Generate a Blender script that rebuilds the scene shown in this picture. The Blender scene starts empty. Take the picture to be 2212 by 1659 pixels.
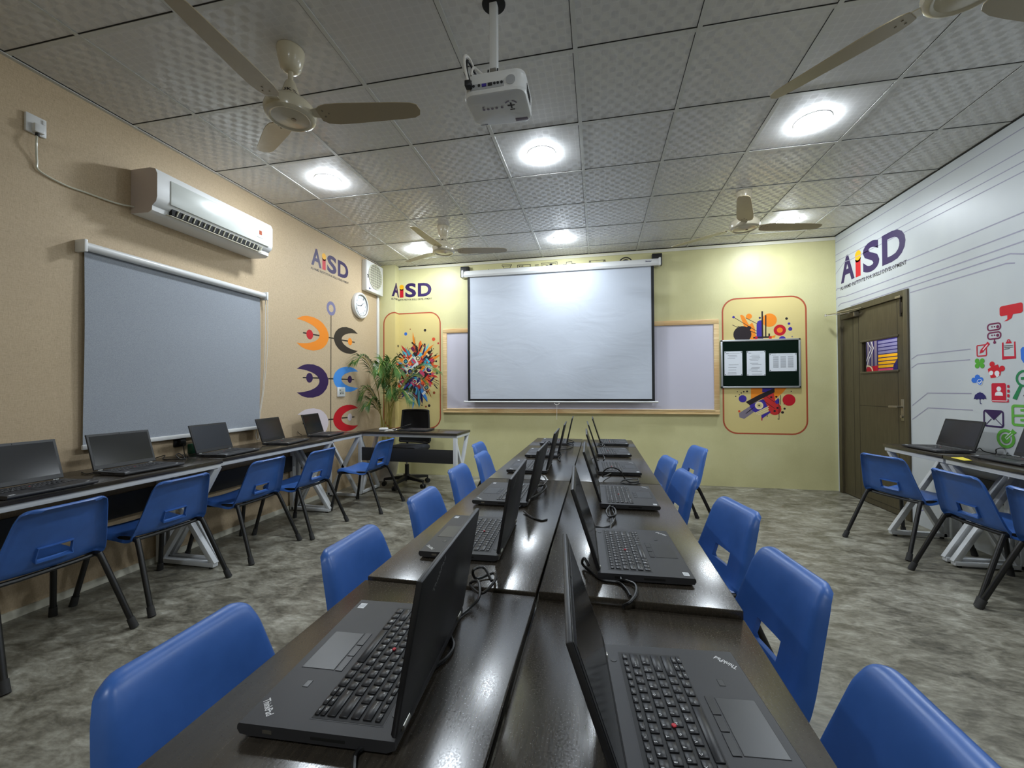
import bpy, bmesh, math, random
from mathutils import Vector, Matrix
PI = math.pi
SC = bpy.context.scene
COL = SC.collection

# ------------------------------------------------------------------ camera
CX, CY, CZ = 0.103, -5.513, 1.212
FPX = 887.65
YAW, PITCH, ROLL = 0.2059157, 0.0124425, -0.0048409
def cam_axes():
    c, s = math.cos(YAW), math.sin(YAW); cp, sp = math.cos(PITCH), math.sin(PITCH)
    cr, sr = math.cos(ROLL), math.sin(ROLL)
    f = Vector((-s*cp, c*cp, sp)); r = Vector((c, s, 0)); u = r.cross(f)
    return cr*r + sr*u, -sr*r + cr*u, f
AR, AU, AF = cam_axes()
CAM = Vector((CX, CY, CZ))
def px(u, v, ax, val):
    """measurement on the photograph: pixel -> point of a room plane (axis ax at val)"""
    d = AR*((u-1106)/FPX) - AU*((v-829.5)/FPX) + AF
    t = (val - CAM[ax])/d[ax]
    return CAM + d*t
cam_d = bpy.data.cameras.new('camera'); cam = bpy.data.objects.new('camera', cam_d); COL.objects.link(cam)
M = Matrix(((AR.x, AU.x, -AF.x, CX), (AR.y, AU.y, -AF.y, CY), (AR.z, AU.z, -AF.z, CZ), (0, 0, 0, 1)))
cam.matrix_world = M
cam_d.sensor_fit = 'HORIZONTAL'; cam_d.sensor_width = 36; cam_d.lens = 36*FPX/2212
cam_d.clip_start = 0.01; cam_d.clip_end = 60
SC.camera = cam
SC.view_settings.view_transform = 'Standard'; SC.view_settings.look = 'None'
SC.view_settings.gamma = 1; SC.view_settings.use_curve_mapping = False
SC.view_settings.exposure = 0.12

# ------------------------------------------------------------------ materials
def lin(c):
    return tuple(((x/255)/12.92 if x/255 <= 0.04045 else ((x/255+0.055)/1.055)**2.4) for x in c)
MATS = {}
def mat(name, rgb, rough=0.5, metal=0.0, spec=0.5, emis=None, estr=0, coat=0):
    if name in MATS: return MATS[name]
    m = bpy.data.materials.new(name); m.use_nodes = True
    b = m.node_tree.nodes['Principled BSDF']
    b.inputs['Base Color'].default_value = (*lin(rgb), 1)
    b.inputs['Roughness'].default_value = rough; b.inputs['Metallic'].default_value = metal
    b.inputs['Specular IOR Level'].default_value = spec
    if coat: b.inputs['Coat Weight'].default_value = coat; b.inputs['Coat Roughness'].default_value = 0.15
    if emis:
        b.inputs['Emission Color'].default_value = (*lin(emis), 1); b.inputs['Emission Strength'].default_value = estr
    MATS[name] = m
    return m
class NT:
    def __init__(s, m): s.t = m.node_tree; s.b = s.t.nodes['Principled BSDF']
    def n(s, ty, **kw):
        x = s.t.nodes.new(ty)
        for k, v in kw.items(): setattr(x, k, v)
        return x
    def l(s, a, b): s.t.links.new(a, b)
    def pos(s, scale=(1, 1, 1), rot=(0, 0, 0)):
        g = s.n('ShaderNodeTexCoord'); mp = s.n('ShaderNodeMapping')
        mp.inputs['Scale'].default_value = scale; mp.inputs['Rotation'].default_value = rot
        s.l(g.outputs['Object'], mp.inputs['Vector']); return mp.outputs[0]
    def noise(s, vec, scale, detail=3, rough=0.5, dist=0):
        x = s.n('ShaderNodeTexNoise'); x.inputs['Scale'].default_value = scale
        x.inputs['Detail'].default_value = detail; x.inputs['Roughness'].default_value = rough
        x.inputs['Distortion'].default_value = dist
        s.l(vec, x.inputs['Vector']); return x.outputs['Fac']
    def ramp(s, fac, stops):
        r = s.n('ShaderNodeValToRGB'); e = r.color_ramp.elements
        while len(e) < len(stops): e.new(0.5)
        for i, (p, c) in enumerate(stops):
            e[i].position = p; e[i].color = (*lin(c), 1) if len(c) == 3 else c
        s.l(fac, r.inputs[0]); return r.outputs[0]
    def math(s, op, a, b=None):
        x = s.n('ShaderNodeMath', operation=op)
        for i, v in enumerate((a, b)):
            if v is None: continue
            if isinstance(v, (int, float)): x.inputs[i].default_value = v
            else: s.l(v, x.inputs[i])
        return x.outputs[0]
    def mapr(s, v, a, b, c, d):
        x = s.n('ShaderNodeMapRange'); s.l(v, x.inputs[0])
        for i, k in enumerate((a, b, c, d)): x.inputs[i+1].default_value = k
        return x.outputs[0]
    def mix(s, fac, a, b, mode='MIX'):
        x = s.n('ShaderNodeMix', data_type='RGBA', blend_type=mode)
        if isinstance(fac, (int, float)): x.inputs[0].default_value = fac
        else: s.l(fac, x.inputs[0])
        for k, v in ((6, a), (7, b)):
            if isinstance(v, tuple): x.inputs[k].default_value = (*lin(v), 1)
            else: s.l(v, x.inputs[k])
        return x.outputs[2]
    def bump(s, h, strength, dist=0.01):
        x = s.n('ShaderNodeBump'); x.inputs['Strength'].default_value = strength; x.inputs['Distance'].default_value = dist
        s.l(h, x.inputs['Height']); s.l(x.outputs[0], s.b.inputs['Normal'])
    def color(s, c): s.l(c, s.b.inputs['Base Color'])
    def rough(s, c): s.l(c, s.b.inputs['Roughness'])

# wallpapers
m = mat('beige_weave_wallpaper', (186, 163, 130), 0.55, spec=0.3); t = NT(m)
a = t.noise(t.pos((1, 30, 260)), 2.2, 3); b = t.noise(t.pos((1, 240, 26)), 2.2, 3); c = t.noise(t.pos(), 1.2, 3)
f = t.math('ADD', t.math('MULTIPLY', a, 0.5), t.math('MULTIPLY', b, 0.5))
k = t.ramp(f, [(0.3, (170, 150, 121)), (0.5, (197, 175, 143)), (0.7, (212, 192, 161))])
t.color(t.mix(t.mapr(c, 0.35, 0.65, 0, 0.25), k, (186, 165, 137)))
t.bump(f, 0.25, 0.002)
m = mat('pale_yellow_wallpaper', (214, 207, 148), 0.42, spec=0.4); t = NT(m)
c = t.noise(t.pos((1, 1, 1)), 1.6, 4); d = t.noise(t.pos((40, 40, 14)), 3, 2)
k = t.ramp(c, [(0.3, (200, 194, 144)), (0.55, (213, 207, 157)), (0.8, (219, 214, 168))])
t.color(t.mix(t.mapr(d, 0.3, 0.7, 0, 0.15), k, (190, 184, 128)))
wr = t.noise(t.pos((2.2, 1, 0.7)), 3.0, 3, 0.5, 1.0)
t.bump(t.math('ADD', wr, t.math('MULTIPLY', d, 0.06)), 0.22, 0.012)
m = mat('white_vinyl_wallpaper', (206, 209, 210), 0.4, spec=0.4); t = NT(m)
c = t.noise(t.pos((1, 1.3, 0.6)), 1.4, 3)
t.color(t.ramp(c, [(0.3, (184, 188, 192)), (0.7, (196, 200, 200))]))
t.bump(c, 0.1, 0.01)
m = mat('plain_back_wall', (200, 190, 165), 0.6)
# polished concrete with chip like mottling
m = mat('mottled_concrete', (120, 112, 96), 0.35, spec=0.5); t = NT(m)
n1 = t.noise(t.pos((1, 1, 1), (0, 0, 0.6)), 2.3, 5, 0.6, 0.6); n2 = t.noise(t.pos((0.75, 1.35, 1), (0, 0, 0.25)), 9, 6, 0.62, 0.9)
n3 = t.noise(t.pos((0.6, 1.5, 1), (0, 0, 0.9)), 48, 3, 0.6)
f = t.math('ADD', t.math('ADD', t.math('MULTIPLY', n1, 0.35), t.math('MULTIPLY', n2, 0.5)), t.math('MULTIPLY', n3, 0.22))
k = t.ramp(f, [(0.40, (74, 71, 60)), (0.48, (104, 100, 87)), (0.55, (130, 126, 112)), (0.62, (154, 151, 137)), (0.69, (184, 181, 168))])
t.color(k); t.rough(t.mapr(n2, 0.3, 0.7, 0.28, 0.5)); t.bump(n3, 0.05, 0.003)
# ceiling tile with satin leaf pattern
m = mat('satin_pattern_tile', (176, 174, 172), 0.4, spec=0.7); t = NT(m)
sep = t.n('ShaderNodeSeparateXYZ'); t.l(t.pos(), sep.inputs[0])
KK = PI/0.0436
sv = t.math('MULTIPLY', t.math('SINE', t.math('MULTIPLY', sep.outputs[0], KK)), t.math('SINE', t.math('MULTIPLY', sep.outputs[1], KK)))
hi = t.math('GREATER_THAN', sv, 0.12); lo = t.math('LESS_THAN', sv, -0.22)
fine = t.noise(t.pos((60, 200, 1)), 3, 2)
rg = t.math('ADD', t.math('SUBTRACT', 0.34, t.math('MULTIPLY', hi, 0.13)), t.math('MULTIPLY', lo, 0.30))
t.rough(rg)
k = t.mix(lo, t.mix(hi, (214, 213, 211), (219, 218, 216)), (205, 204, 202))
t.color(t.mix(t.mapr(fine, 0.3, 0.7, 0, 0.25), k, (202, 200, 198))); t.bump(t.math('ADD', fine, t.math('MULTIPLY', hi, 0.4)), 0.05, 0.002)
mat('tile_bar_grey', (205, 205, 200), 0.4); mat('gap_dark', (38, 36, 34), 0.9)
# table top: dark brown board with fine grain
m = mat('dark_wood_board', (34, 30, 27), 0.25, spec=0.65); t = NT(m)
n1 = t.noise(t.pos((4, 60, 60)), 3.0, 4, 0.6); n2 = t.noise(t.pos((160, 160, 160)), 2.0, 2)
t.color(t.ramp(n1, [(0.3, (46, 41, 35)), (0.6, (58, 52, 44)), (0.8, (70, 63, 54))]))
t.rough(t.mapr(n2, 0.3, 0.7, 0.16, 0.28)); t.bump(n2, 0.01, 0.0006)
mat('board_edge_dark', (28, 24, 22), 0.45)
mat('white_powder_coat', (214, 216, 218), 0.35); mat('black_panel', (36, 36, 38), 0.5); mat('black_glide', (18, 18, 18), 0.7)
m = mat('blue_plastic', (28, 66, 150), 0.32, spec=0.5); t = NT(m)
n = t.noise(t.pos((1, 1, 1)), 9, 4); t.color(t.ramp(n, [(0.3, (52, 92, 158)), (0.7, (60, 104, 178))]))
t.rough(t.mapr(n, 0.3, 0.7, 0.28, 0.42))
mat('black_tube', (20, 19, 19), 0.35); mat('black_rubber', (42, 41, 40), 0.75)
m = mat('laptop_black', (50, 50, 53), 0.48, spec=0.4); t = NT(m)
n = t.noise(t.pos((1, 1, 1)), 260, 2); t.bump(n, 0.06, 0.0006)
mat('laptop_lid_black', (33, 33, 36), 0.45, spec=0.45); mat('key_black', (30, 30, 33), 0.42); mat('key_well', (20, 20, 22), 0.6)
mat('screen_glass', (27, 28, 30), 0.16, spec=0.5); mat('bezel_black', (22, 22, 23), 0.4); mat('legend_white', (215, 215, 215), 0.5)
mat('legend_grey', (120, 120, 124), 0.5)
mat('red_rubber', (196, 30, 50), 0.5); mat('hinge_silver', (190, 190, 186), 0.3, 0.7); mat('button_dark', (30, 30, 33), 0.38); mat('sticker_white', (226, 228, 230), 0.5)
mat('pad_surface', (46, 47, 50), 0.36)
mat('cable_black', (16, 16, 17), 0.45); mat('cable_white', (226, 222, 214), 0.4)
mat('white_plastic', (226, 226, 224), 0.32); mat('ivory_plastic', (214, 210, 190), 0.28); mat('fan_cream', (206, 196, 170), 0.25, coat=0.4)
mat('fan_blade_tan', (166, 152, 122), 0.32); mat('dark_plastic', (24, 24, 24), 0.5); mat('vent_dark', (14, 14, 13), 0.8)
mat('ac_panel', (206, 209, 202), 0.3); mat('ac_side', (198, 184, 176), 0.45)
m = mat('grey_blind_fabric', (128, 135, 146), 0.85, spec=0.1); t = NT(m)
n = t.noise(t.pos((1, 170, 170)), 1.6, 4, 0.7); t.color(t.ramp(n, [(0.3, (140, 145, 153)), (0.7, (172, 177, 184))])); t.bump(n, 0.15, 0.001)
m = mat('screen_white', (196, 202, 212), 0.7, spec=0.2); t = NT(m)
n = t.noise(t.pos((0.8, 1, 2.2), (0, 0.6, 0)), 2.0, 3, 0.45, 1.6); t.bump(n, 0.16, 0.03)
mat('screen_black', (14, 15, 17), 0.6)
m = mat('pine_wood', (222, 192, 138), 0.4); t = NT(m)
n = t.noise(t.pos((2.2, 30, 30)), 2, 4); n2 = t.noise(t.pos((1.6, 1, 1)), 1.3, 1)
k = t.ramp(n, [(0.3, (206, 170, 116)), (0.55, (226, 197, 145)), (0.8, (236, 214, 170))]); t.color(t.mix(t.mapr(n2, 0.5, 0.62, 0, 0.55), k, (204, 158, 104)))
mat('board_lilac_white', (206, 203, 216), 0.28); mat('aluminium', (190, 192, 194), 0.35, 0.6)
m = mat('dark_green_felt', (10, 26, 18), 0.95, spec=0.1)
mat('paper_white', (226, 230, 236), 0.7); mat('print_grey', (140, 143, 150), 0.8); mat('pin_dark', (40, 40, 46), 0.4)
m = mat('olive_brown_paint', (92, 82, 60), 0.42); t = NT(m)
n = t.noise(t.pos((30, 30, 3)), 2.2, 3); t.color(t.ramp(n, [(0.3, (66, 59, 42)), (0.7, (79, 71, 52))])); t.bump(n, 0.1, 0.003)
mat('door_groove', (40, 35, 25), 0.7); mat('dull_metal', (150, 142, 124), 0.35, 0.7); mat('dark_metal', (62, 54, 42), 0.4, 0.5)
m = mat('clear_glass', (255, 255, 255), 0.02); m.node_tree.nodes['Principled BSDF'].inputs['Transmission Weight'].default_value = 1.0
m.node_tree.nodes['Principled BSDF'].inputs['IOR'].default_value = 1.1
m = mat('palm_leaf', (62, 96, 38), 0.42); t = NT(m)
n = t.noise(t.pos((1, 1, 1)), 5, 2); t.color(t.ramp(n, [(0.3, (44, 84, 30)), (0.6, (76, 116, 42)), (0.85, (116, 144, 60))]))
mat('palm_stem', (158, 146, 70), 0.5); mat('plastic_wrap', (196, 190, 178), 0.3); mat('soil', (48, 38, 28), 0.95); mat('pot_brown', (96, 74, 52), 0.6)
mat('mesh_black', (26, 26, 27), 0.7); mat('seat_fabric', (34, 36, 42), 0.85); mat('steel', (180, 178, 172), 0.25, 0.9)
mat('green_plastic', (30, 74, 52), 0.4); mat('yellow_paper', (228, 206, 64), 0.7); mat('cream_paint', (222, 218, 200), 0.5)
mat('lamp_rim', (232, 233, 232), 0.35)
mat('led_diffuser', (255, 255, 255), 0.4, emis=(236, 246, 255), estr=1)
LED = MATS['led_diffuser'].node_tree.nodes['Principled BSDF']
LED.inputs['Emission Strength'].default_value = 205.0
def ink(name, rgb, rough=0.5): return mat('ink_'+name, rgb, rough, spec=0.35)

# ------------------------------------------------------------------ mesh builder
class MB:
    def __init__(s): s.bm = bmesh.new(); s.mats = []
    def mi(s, name):
        if name not in s.mats: s.mats.append(name)
        return s.mats.index(name)
    def _fin(s, faces, name, smooth=False):
        i = s.mi(name)
        for f in faces: f.material_index = i; f.smooth = smooth
    def box(s, c, d, m, bevel=0, rot=None, seg=2, smooth=False):
        r = bmesh.ops.create_cube(s.bm, size=1.0); vs = r['verts']
        for v in vs: v.co = Vector((v.co.x*d[0], v.co.y*d[1], v.co.z*d[2]))
        if bevel:
            es = list({e for v in vs for e in v.link_edges})
            q = bmesh.ops.bevel(s.bm, geom=es, offset=bevel, segments=seg, affect='EDGES', profile=0.5)
            vs = list({v for f in q['faces'] for v in f.verts} | {v for v in vs if v.is_valid})
        seen = set(); st = list(vs)
        fs = set()
        while st:
            v = st.pop()
            if v in seen: continue
            seen.add(v)
            for f in v.link_faces:
                fs.add(f)
                for w in f.verts:
                    if w not in seen: st.append(w)
        mx = Matrix.Translation(Vector(c)) @ (rot.to_4x4() if rot else Matrix.Identity(4))
        for v in seen: v.co = mx @ v.co
        s._fin(fs, m, smooth or bool(bevel)); return s
    def bar(s, p0, p1, w, h, m, up=(0, 0, 1), bevel=0):
        p0, p1 = Vector(p0), Vector(p1); d = (p1-p0); L = d.length; d.normalize()
        u = Vector(up); x = d.cross(u).normalized(); z = x.cross(d)
        R = Matrix((x, d, z)).transposed()
        return s.box((p0+p1)/2, (w, L, h), m, bevel, R)
    def cyl(s, p0, p1, r, m, r2=None, seg=16, cap=True, smooth=True):
        p0, p1 = Vector(p0), Vector(p1); r2 = r if r2 is None else r2
        d = (p1-p0).normalized(); a = d.orthogonal().normalized(); b = d.cross(a)
        A = [s.bm.verts.new(p0+(a*math.cos(k*2*PI/seg)+b*math.sin(k*2*PI/seg))*r) for k in range(seg)]
        B = [s.bm.verts.new(p1+(a*math.cos(k*2*PI/seg)+b*math.sin(k*2*PI/seg))*r2) for k in range(seg)]
        fs = [s.bm.faces.new((A[k], A[(k+1) % seg], B[(k+1) % seg], B[k])) for k in range(seg)]
        s._fin(fs, m, smooth)
        if cap: s._fin([s.bm.faces.new(A[::-1]), s.bm.faces.new(B)], m, False)
        return s
    def tube(s, pts, r, m, seg=8, cap=True):
        pts = [Vector(p) for p in pts]; n = len(pts); rings = []
        prev = None
        for i, p in enumerate(pts):
            d = (pts[min(i+1, n-1)]-pts[max(i-1, 0)])
            if d.length < 1e-9: d = Vector((0, 0, 1))
            d.normalize()
            a = d.orthogonal().normalized() if prev is None else (prev - d*prev.dot(d))
            if a.length < 1e-6: a = d.orthogonal()
            a.normalize(); prev = a; b = d.cross(a)
            rings.append([s.bm.verts.new(p+(a*math.cos(k*2*PI/seg)+b*math.sin(k*2*PI/seg))*r) for k in range(seg)])
        fs = []
        for i in range(n-1):
            A, B = rings[i], rings[i+1]
            fs += [s.bm.faces.new((A[k], A[(k+1) % seg], B[(k+1) % seg], B[k])) for k in range(seg)]
        s._fin(fs, m, True)
        if cap: s._fin([s.bm.faces.new(rings[0][::-1]), s.bm.faces.new(rings[-1])], m)
        return s
    def lathe(s, prof, c, m, seg=32, axis='z', smooth=True):
        """prof: list of (r, h)"""
        c = Vector(c); rings = []
        def P(r, h, k):
            a = 2*PI*k/seg; x, y = r*math.cos(a), r*math.sin(a)
            return c + (Vector((x, y, h)) if axis == 'z' else Vector((h, x, y)) if axis == 'x' else Vector((y, h, x)))
        fs = []
        for r, h in prof:
            rings.append([s.bm.verts.new(P(r, h, k)) for k in range(seg)] if r > 1e-6 else [s.bm.verts.new(P(0, h, 0))])
        for A, B in zip(rings, rings[1:]):
            for k in range(seg):
                k2 = (k+1) % seg
                q = [A[k % len(A)], A[k2 % len(A)], B[k2 % len(B)], B[k % len(B)]]
                q2 = []
                for v in q:
                    if v not in q2: q2.append(v)
                if len(q2) > 2:
                    try: fs.append(s.bm.faces.new(q2))
                    except ValueError: pass
        s._fin(fs, m, smooth); return s
    def poly(s, pts, m, smooth=False):
        f = s.bm.faces.new([s.bm.verts.new(Vector(p)) for p in pts]); s._fin([f], m, smooth); return f
    def prism(s, pts, off, m, smooth=False):
        """closed outline pts (3d, planar), extruded by vector off"""
        off = Vector(off); A = [s.bm.verts.new(Vector(p)) for p in pts]; B = [s.bm.verts.new(Vector(p)+off) for p in pts]
        n = len(A); fs = [s.bm.faces.new(A[::-1]), s.bm.faces.new(B)]
        sd = [s.bm.faces.new((A[k], A[(k+1) % n], B[(k+1) % n], B[k])) for k in range(n)]
        s._fin(fs, m); s._fin(sd, m, smooth); return s
    def obj(s, name, parent=None, loc=None, autosmooth=True, fix=True):
        if fix: bmesh.ops.recalc_face_normals(s.bm, faces=s.bm.faces)
        me = bpy.data.meshes.new(name); s.bm.to_mesh(me); s.bm.free()
        for n in s.mats: me.materials.append(MATS[n])
        if autosmooth: 
            try: me.set_sharp_from_angle(angle=math.radians(38))
            except Exception: pass
        o = bpy.data.objects.new(name, me); COL.objects.link(o)
        if parent: o.parent = parent
        if loc: o.location = loc
        return o
def empty(name, loc=(0, 0, 0), rz=0):
    o = bpy.data.objects.new(name, None); COL.objects.link(o); o.location = loc; o.rotation_euler = (0, 0, rz)
    o.empty_display_size = 0.1; return o
def tag(o, label=None, cat=None, group=None, kind=None):
    if label: o['label'] = label
    if cat: o['category'] = cat
    if group: o['group'] = group
    if kind: o['kind'] = kind
    return o
def thing(name, label, cat, loc=(0, 0, 0), rz=0, group=None):
    return tag(empty(name, loc, rz), label, cat, group)
KIDS = {}
def children(o): return [c for c in COL.objects if c.parent == o]
def copy_tree(o, parent=None, kids=None):
    if kids is None:
        kids = {}
        for c in COL.objects:
            if c.parent: kids.setdefault(c.parent.name, []).append(c)
    c = o.copy(); COL.objects.link(c)
    if parent: c.parent = parent
    for ch in kids.get(o.name, []): copy_tree(ch, c, kids)
    return c
def bez(pts, n=8):
    """Catmull-Rom through points"""
    P = [Vector(p) for p in pts]; P = [2*P[0]-P[1]] + P + [2*P[-1]-P[-2]]; out = []
    for i in range(1, len(P)-2):
        for k in range(n):
            t = k/n; a, b, c, d = P[i-1], P[i], P[i+1], P[i+2]
            out.append(0.5*((2*b)+(c-a)*t+(2*a-5*b+4*c-d)*t*t+(3*b-a-3*c+d)*t**3))
    out.append(P[-2]); return out
def text2d(body, bold=0.0, res=2):
    cu = bpy.data.curves.new('tmp', 'FONT'); cu.body = body; cu.size = 1; cu.offset = bold; cu.resolution_u = res; cu.fill_mode = 'BOTH'
    o = bpy.data.objects.new('tmp', cu); COL.objects.link(o)
    dg = bpy.context.evaluated_depsgraph_get(); dg.update()
    e = o.evaluated_get(dg); me = e.to_mesh()
    vs = [(v.co.x, v.co.y) for v in me.vertices]; fs = [tuple(p.vertices) for p in me.polygons]
    e.to_mesh_clear(); bpy.data.objects.remove(o); bpy.data.curves.remove(cu)
    if not vs: return [], [], (0, 0, 1, 1)
    xs = [v[0] for v in vs]; ys = [v[1] for v in vs]
    return vs, fs, (min(xs), min(ys), max(xs), max(ys))

class Decal:
    """flat print: 2-d shapes (a, b) laid on a surface by fn(a, b, lift) -> 3-d point"""
    def __init__(s, fn, step=0.00002, lift=0.0006): s.mb = MB(); s.fn = fn; s.h = lift; s.step = step
    def tri(s, vs, fs, m):
        V = [s.mb.bm.verts.new(Vector((v[0], v[1], s.h))) for v in vs]
        F = []
        for f in fs:
            try: F.append(s.mb.bm.faces.new([V[i] for i in f]))
            except ValueError: pass
        s.mb._fin(F, m); s.h += s.step
    def poly(s, pts, m): s.tri(pts, [tuple(range(len(pts)))], m)
    def circle(s, c, r, m, ry=None, seg=28, rot=0):
        ry = r if ry is None else ry; cr, sr = math.cos(rot), math.sin(rot)
        s.poly([(c[0]+r*math.cos(k*2*PI/seg)*cr-ry*math.sin(k*2*PI/seg)*sr, c[1]+r*math.cos(k*2*PI/seg)*sr+ry*math.sin(k*2*PI/seg)*cr) for k in range(seg)], m)
    def ring(s, c, r0, r1, m, seg=32, a0=0, a1=2*PI):
        full = abs(a1-a0) > 6.28
        vs = []; fs = []
        for k in range(seg+1):
            a = a0+(a1-a0)*k/seg
            vs += [(c[0]+r0*math.cos(a), c[1]+r0*math.sin(a)), (c[0]+r1*math.cos(a), c[1]+r1*math.sin(a))]
        fs = [(2*k, 2*k+1, 2*k+3, 2*k+2) for k in range(seg)]
        s.tri(vs, fs, m)
    def line(s, pts, w, m, closed=False):
        P = [Vector((p[0], p[1])) for p in pts]; n = len(P); vs = []
        for i in range(n):
            if closed: a, b, c = P[i-1], P[i], P[(i+1) % n]
            else: a, b, c = P[max(i-1, 0)], P[i], P[min(i+1, n-1)]
            d0 = (b-a).normalized() if (b-a).length > 1e-9 else (c-b).normalized()
            d1 = (c-b).normalized() if (c-b).length > 1e-9 else d0
            t = d0+d1
            t = t.normalized() if t.length > 1e-6 else d0
            nn = Vector((-t.y, t.x)); k = max(0.5, nn.dot(Vector((-d0.y, d0.x))))
            vs += [tuple(b+nn*w/2/k), tuple(b-nn*w/2/k)]
        e = n if closed else n-1
        s.tri(vs, [(2*i, 2*i+1, (2*i+3) % (2*n), (2*i+2) % (2*n)) for i in range(e)], m)
    def rr(s, a0, b0, a1, b1, r, seg=6):
        out = []
        for cx, cy, st in ((a1-r, b1-r, 0), (a0+r, b1-r, 1), (a0+r, b0+r, 2), (a1-r, b0+r, 3)):
            for k in range(seg+1):
                a = (st+k/seg)*PI/2; out.append((cx+r*math.cos(a), cy+r*math.sin(a)))
        return out
    def text(s, body, a0, b0, a1, b1, m, bold=0.0, res=2, shear=0, flip=False):
        vs, fs, (x0, y0, x1, y1) = text2d(body, bold, res)
        if not vs: return
        sx = (a1-a0)/(x1-x0); sy = (b1-b0)/(y1-y0)
        s.tri([(a0+(v[0]-x0)*sx+shear*(v[1]-y0)*sy, b0+(v[1]-y0)*sy) for v in vs], fs, m)
    def obj(s, name, parent, cuts=()):
        bm = s.mb.bm
        for c in cuts:
            bmesh.ops.bisect_plane(bm, geom=bm.verts[:]+bm.edges[:]+bm.faces[:], plane_co=(c, 0, 0), plane_no=(1, 0, 0))
        for v in bm.verts: v.co = Vector(s.fn(v.co.x, v.co.y, v.co.z))
        return s.mb.obj(name, parent, autosmooth=False, fix=False)
# ------------------------------------------------------------------ room shell
XL, XR, YB, H = -2.965, 2.86, -7.6, 3.0
PIL_X, PIL_Y = -2.727, -0.115
b = MB(); b.box(((XL+XR)/2, YB/2, -0.05), (XR-XL+0.6, -YB+0.6, 0.1), 'mottled_concrete')
tag(b.obj('floor'), 'mottled grey brown polished concrete floor', 'floor', kind='structure')
b = MB(); b.box((XL-0.075, YB/2, H/2), (0.15, -YB+0.3, H), 'beige_weave_wallpaper')
wall_left = tag(b.obj('wall_left'), 'beige woven wallpaper wall with printed crescents', 'wall', kind='structure')
b = MB(); b.box(((XL+XR)/2, 0.075, H/2), (XR-XL+0.3, 0.15, H), 'pale_yellow_wallpaper')
wall_far = tag(b.obj('wall_far'), 'pale yellow wallpapered front wall behind the projection screen', 'wall', kind='structure')
b = MB(); b.box(((XL+PIL_X)/2, PIL_Y/2, H/2), (PIL_X-XL, -PIL_Y, H), 'pale_yellow_wallpaper')
tag(b.obj('trim_1'), 'shallow yellow corner pilaster beside the beige wall', 'pilaster', kind='structure')
DY0, DY1, DZ = -1.155, -0.045, 2.105
b = MB()
b.box((XR+0.075, (YB+DY0)/2, H/2), (0.15, DY0-YB, H), 'white_vinyl_wallpaper')
b.box((XR+0.075, (DY0+DY1)/2, (H+DZ)/2), (0.15, DY1-DY0, H-DZ), 'white_vinyl_wallpaper')
b.box((XR+0.075, (DY1+0.15)/2, H/2), (0.15, 0.15-DY1, H), 'white_vinyl_wallpaper')
wall_right = tag(b.obj('wall_right'), 'white wallpapered wall with circuit lines, icons and the door', 'wall', kind='structure')
b = MB(); b.box(((XL+XR)/2, YB-0.075, H/2), (XR-XL+0.3, 0.15, H), 'plain_back_wall')
tag(b.obj('wall_back'), 'plain wall behind the camera', 'wall', kind='structure')
b = MB(); b.box((XL+0.006, -3.6, 0.022), (0.012, 4.7, 0.044), 'cream_paint')
tag(b.obj('baseboard_left'), 'thin pale strip along the foot of the beige wall', 'baseboard', kind='structure')
b = MB(); b.box(((PIL_X+XR)/2, -0.004, H-0.03), (XR-PIL_X, 0.008, 0.035), 'cream_paint')
tag(b.obj('trim_2'), 'off white paper edge along the top of the yellow wall', 'trim', kind='structure')
# ceiling: satin tiles in a T bar grid (0.61 m)
b = MB(); b.box(((XL+XR)/2, YB/2, H+0.05), (XR-XL+0.3, -YB+0.3, 0.1), 'satin_pattern_tile')
G = 0.61
for i in range(-5, 6):
    x = i*G
    if XL+0.03 < x < XR-0.03:
        b.box((x, YB/2, H-0.002), (0.024, -YB, 0.004), 'tile_bar_grey'); b.box((x-0.0135, YB/2, H-0.0008), (0.004, -YB, 0.0016), 'gap_dark')  # dark strips colour in the shadow gap along one side of each bar
for j in range(0, 13):
    y = -0.29-j*G
    b.box(((XL+XR)/2, y, H-0.0018), (XR-XL, 0.024, 0.0036), 'tile_bar_grey'); b.box(((XL+XR)/2, y-0.0145, H-0.0008), (XR-XL, 0.006, 0.0016), 'gap_dark')
b.box((XL+0.012, YB/2, H-0.004), (0.024, -YB, 0.008), 'tile_bar_grey'); b.box((XL+0.027, YB/2, H-0.001), (0.006, -YB, 0.002), 'gap_dark')
b.box((XR-0.008, YB/2, H-0.003), (0.016, -YB, 0.006), 'gap_dark'); b.box((XL/2+XR/2, -0.006, H-0.003), (XR-XL, 0.012, 0.006), 'gap_dark')
tag(b.obj('ceiling'), 'suspended ceiling of grey satin patterned tiles in a bar grid', 'ceiling', kind='structure')

# ------------------------------------------------------------------ prints on the walls
for n, c in dict(purple=(48, 30, 82), red=(196, 24, 40), amber=(240, 176, 20), text=(30, 25, 34), orange=(240, 140, 36), black=(46, 40, 36), indigo=(52, 30, 78), sky=(74, 146, 224),
                 blush=(216, 204, 208), slate=(122, 120, 156), line=(150, 148, 166), brick=(176, 84, 56), panel=(216, 198, 134), violet=(64, 48, 150), navy=(38, 34, 96), dark=(40, 32, 36),
                 crimson=(192, 26, 52), plum=(112, 34, 74), green=(80, 160, 50), forest=(36, 124, 76), blue=(50, 110, 204), white=(222, 224, 226), leaf=(96, 166, 66), teal=(60, 150, 176), coral=(222, 84, 48),
                 pink=(206, 70, 110), cyan=(90, 190, 214), cream=(236, 220, 176), mauve=(130, 120, 134), scarlet=(200, 48, 44), rust=(150, 70, 40)).items(): ink(n, c)
fnL = lambda a, b, h: (XL+h, a, b)
fnR = lambda a, b, h: (XR-h, -a, b)
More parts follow.
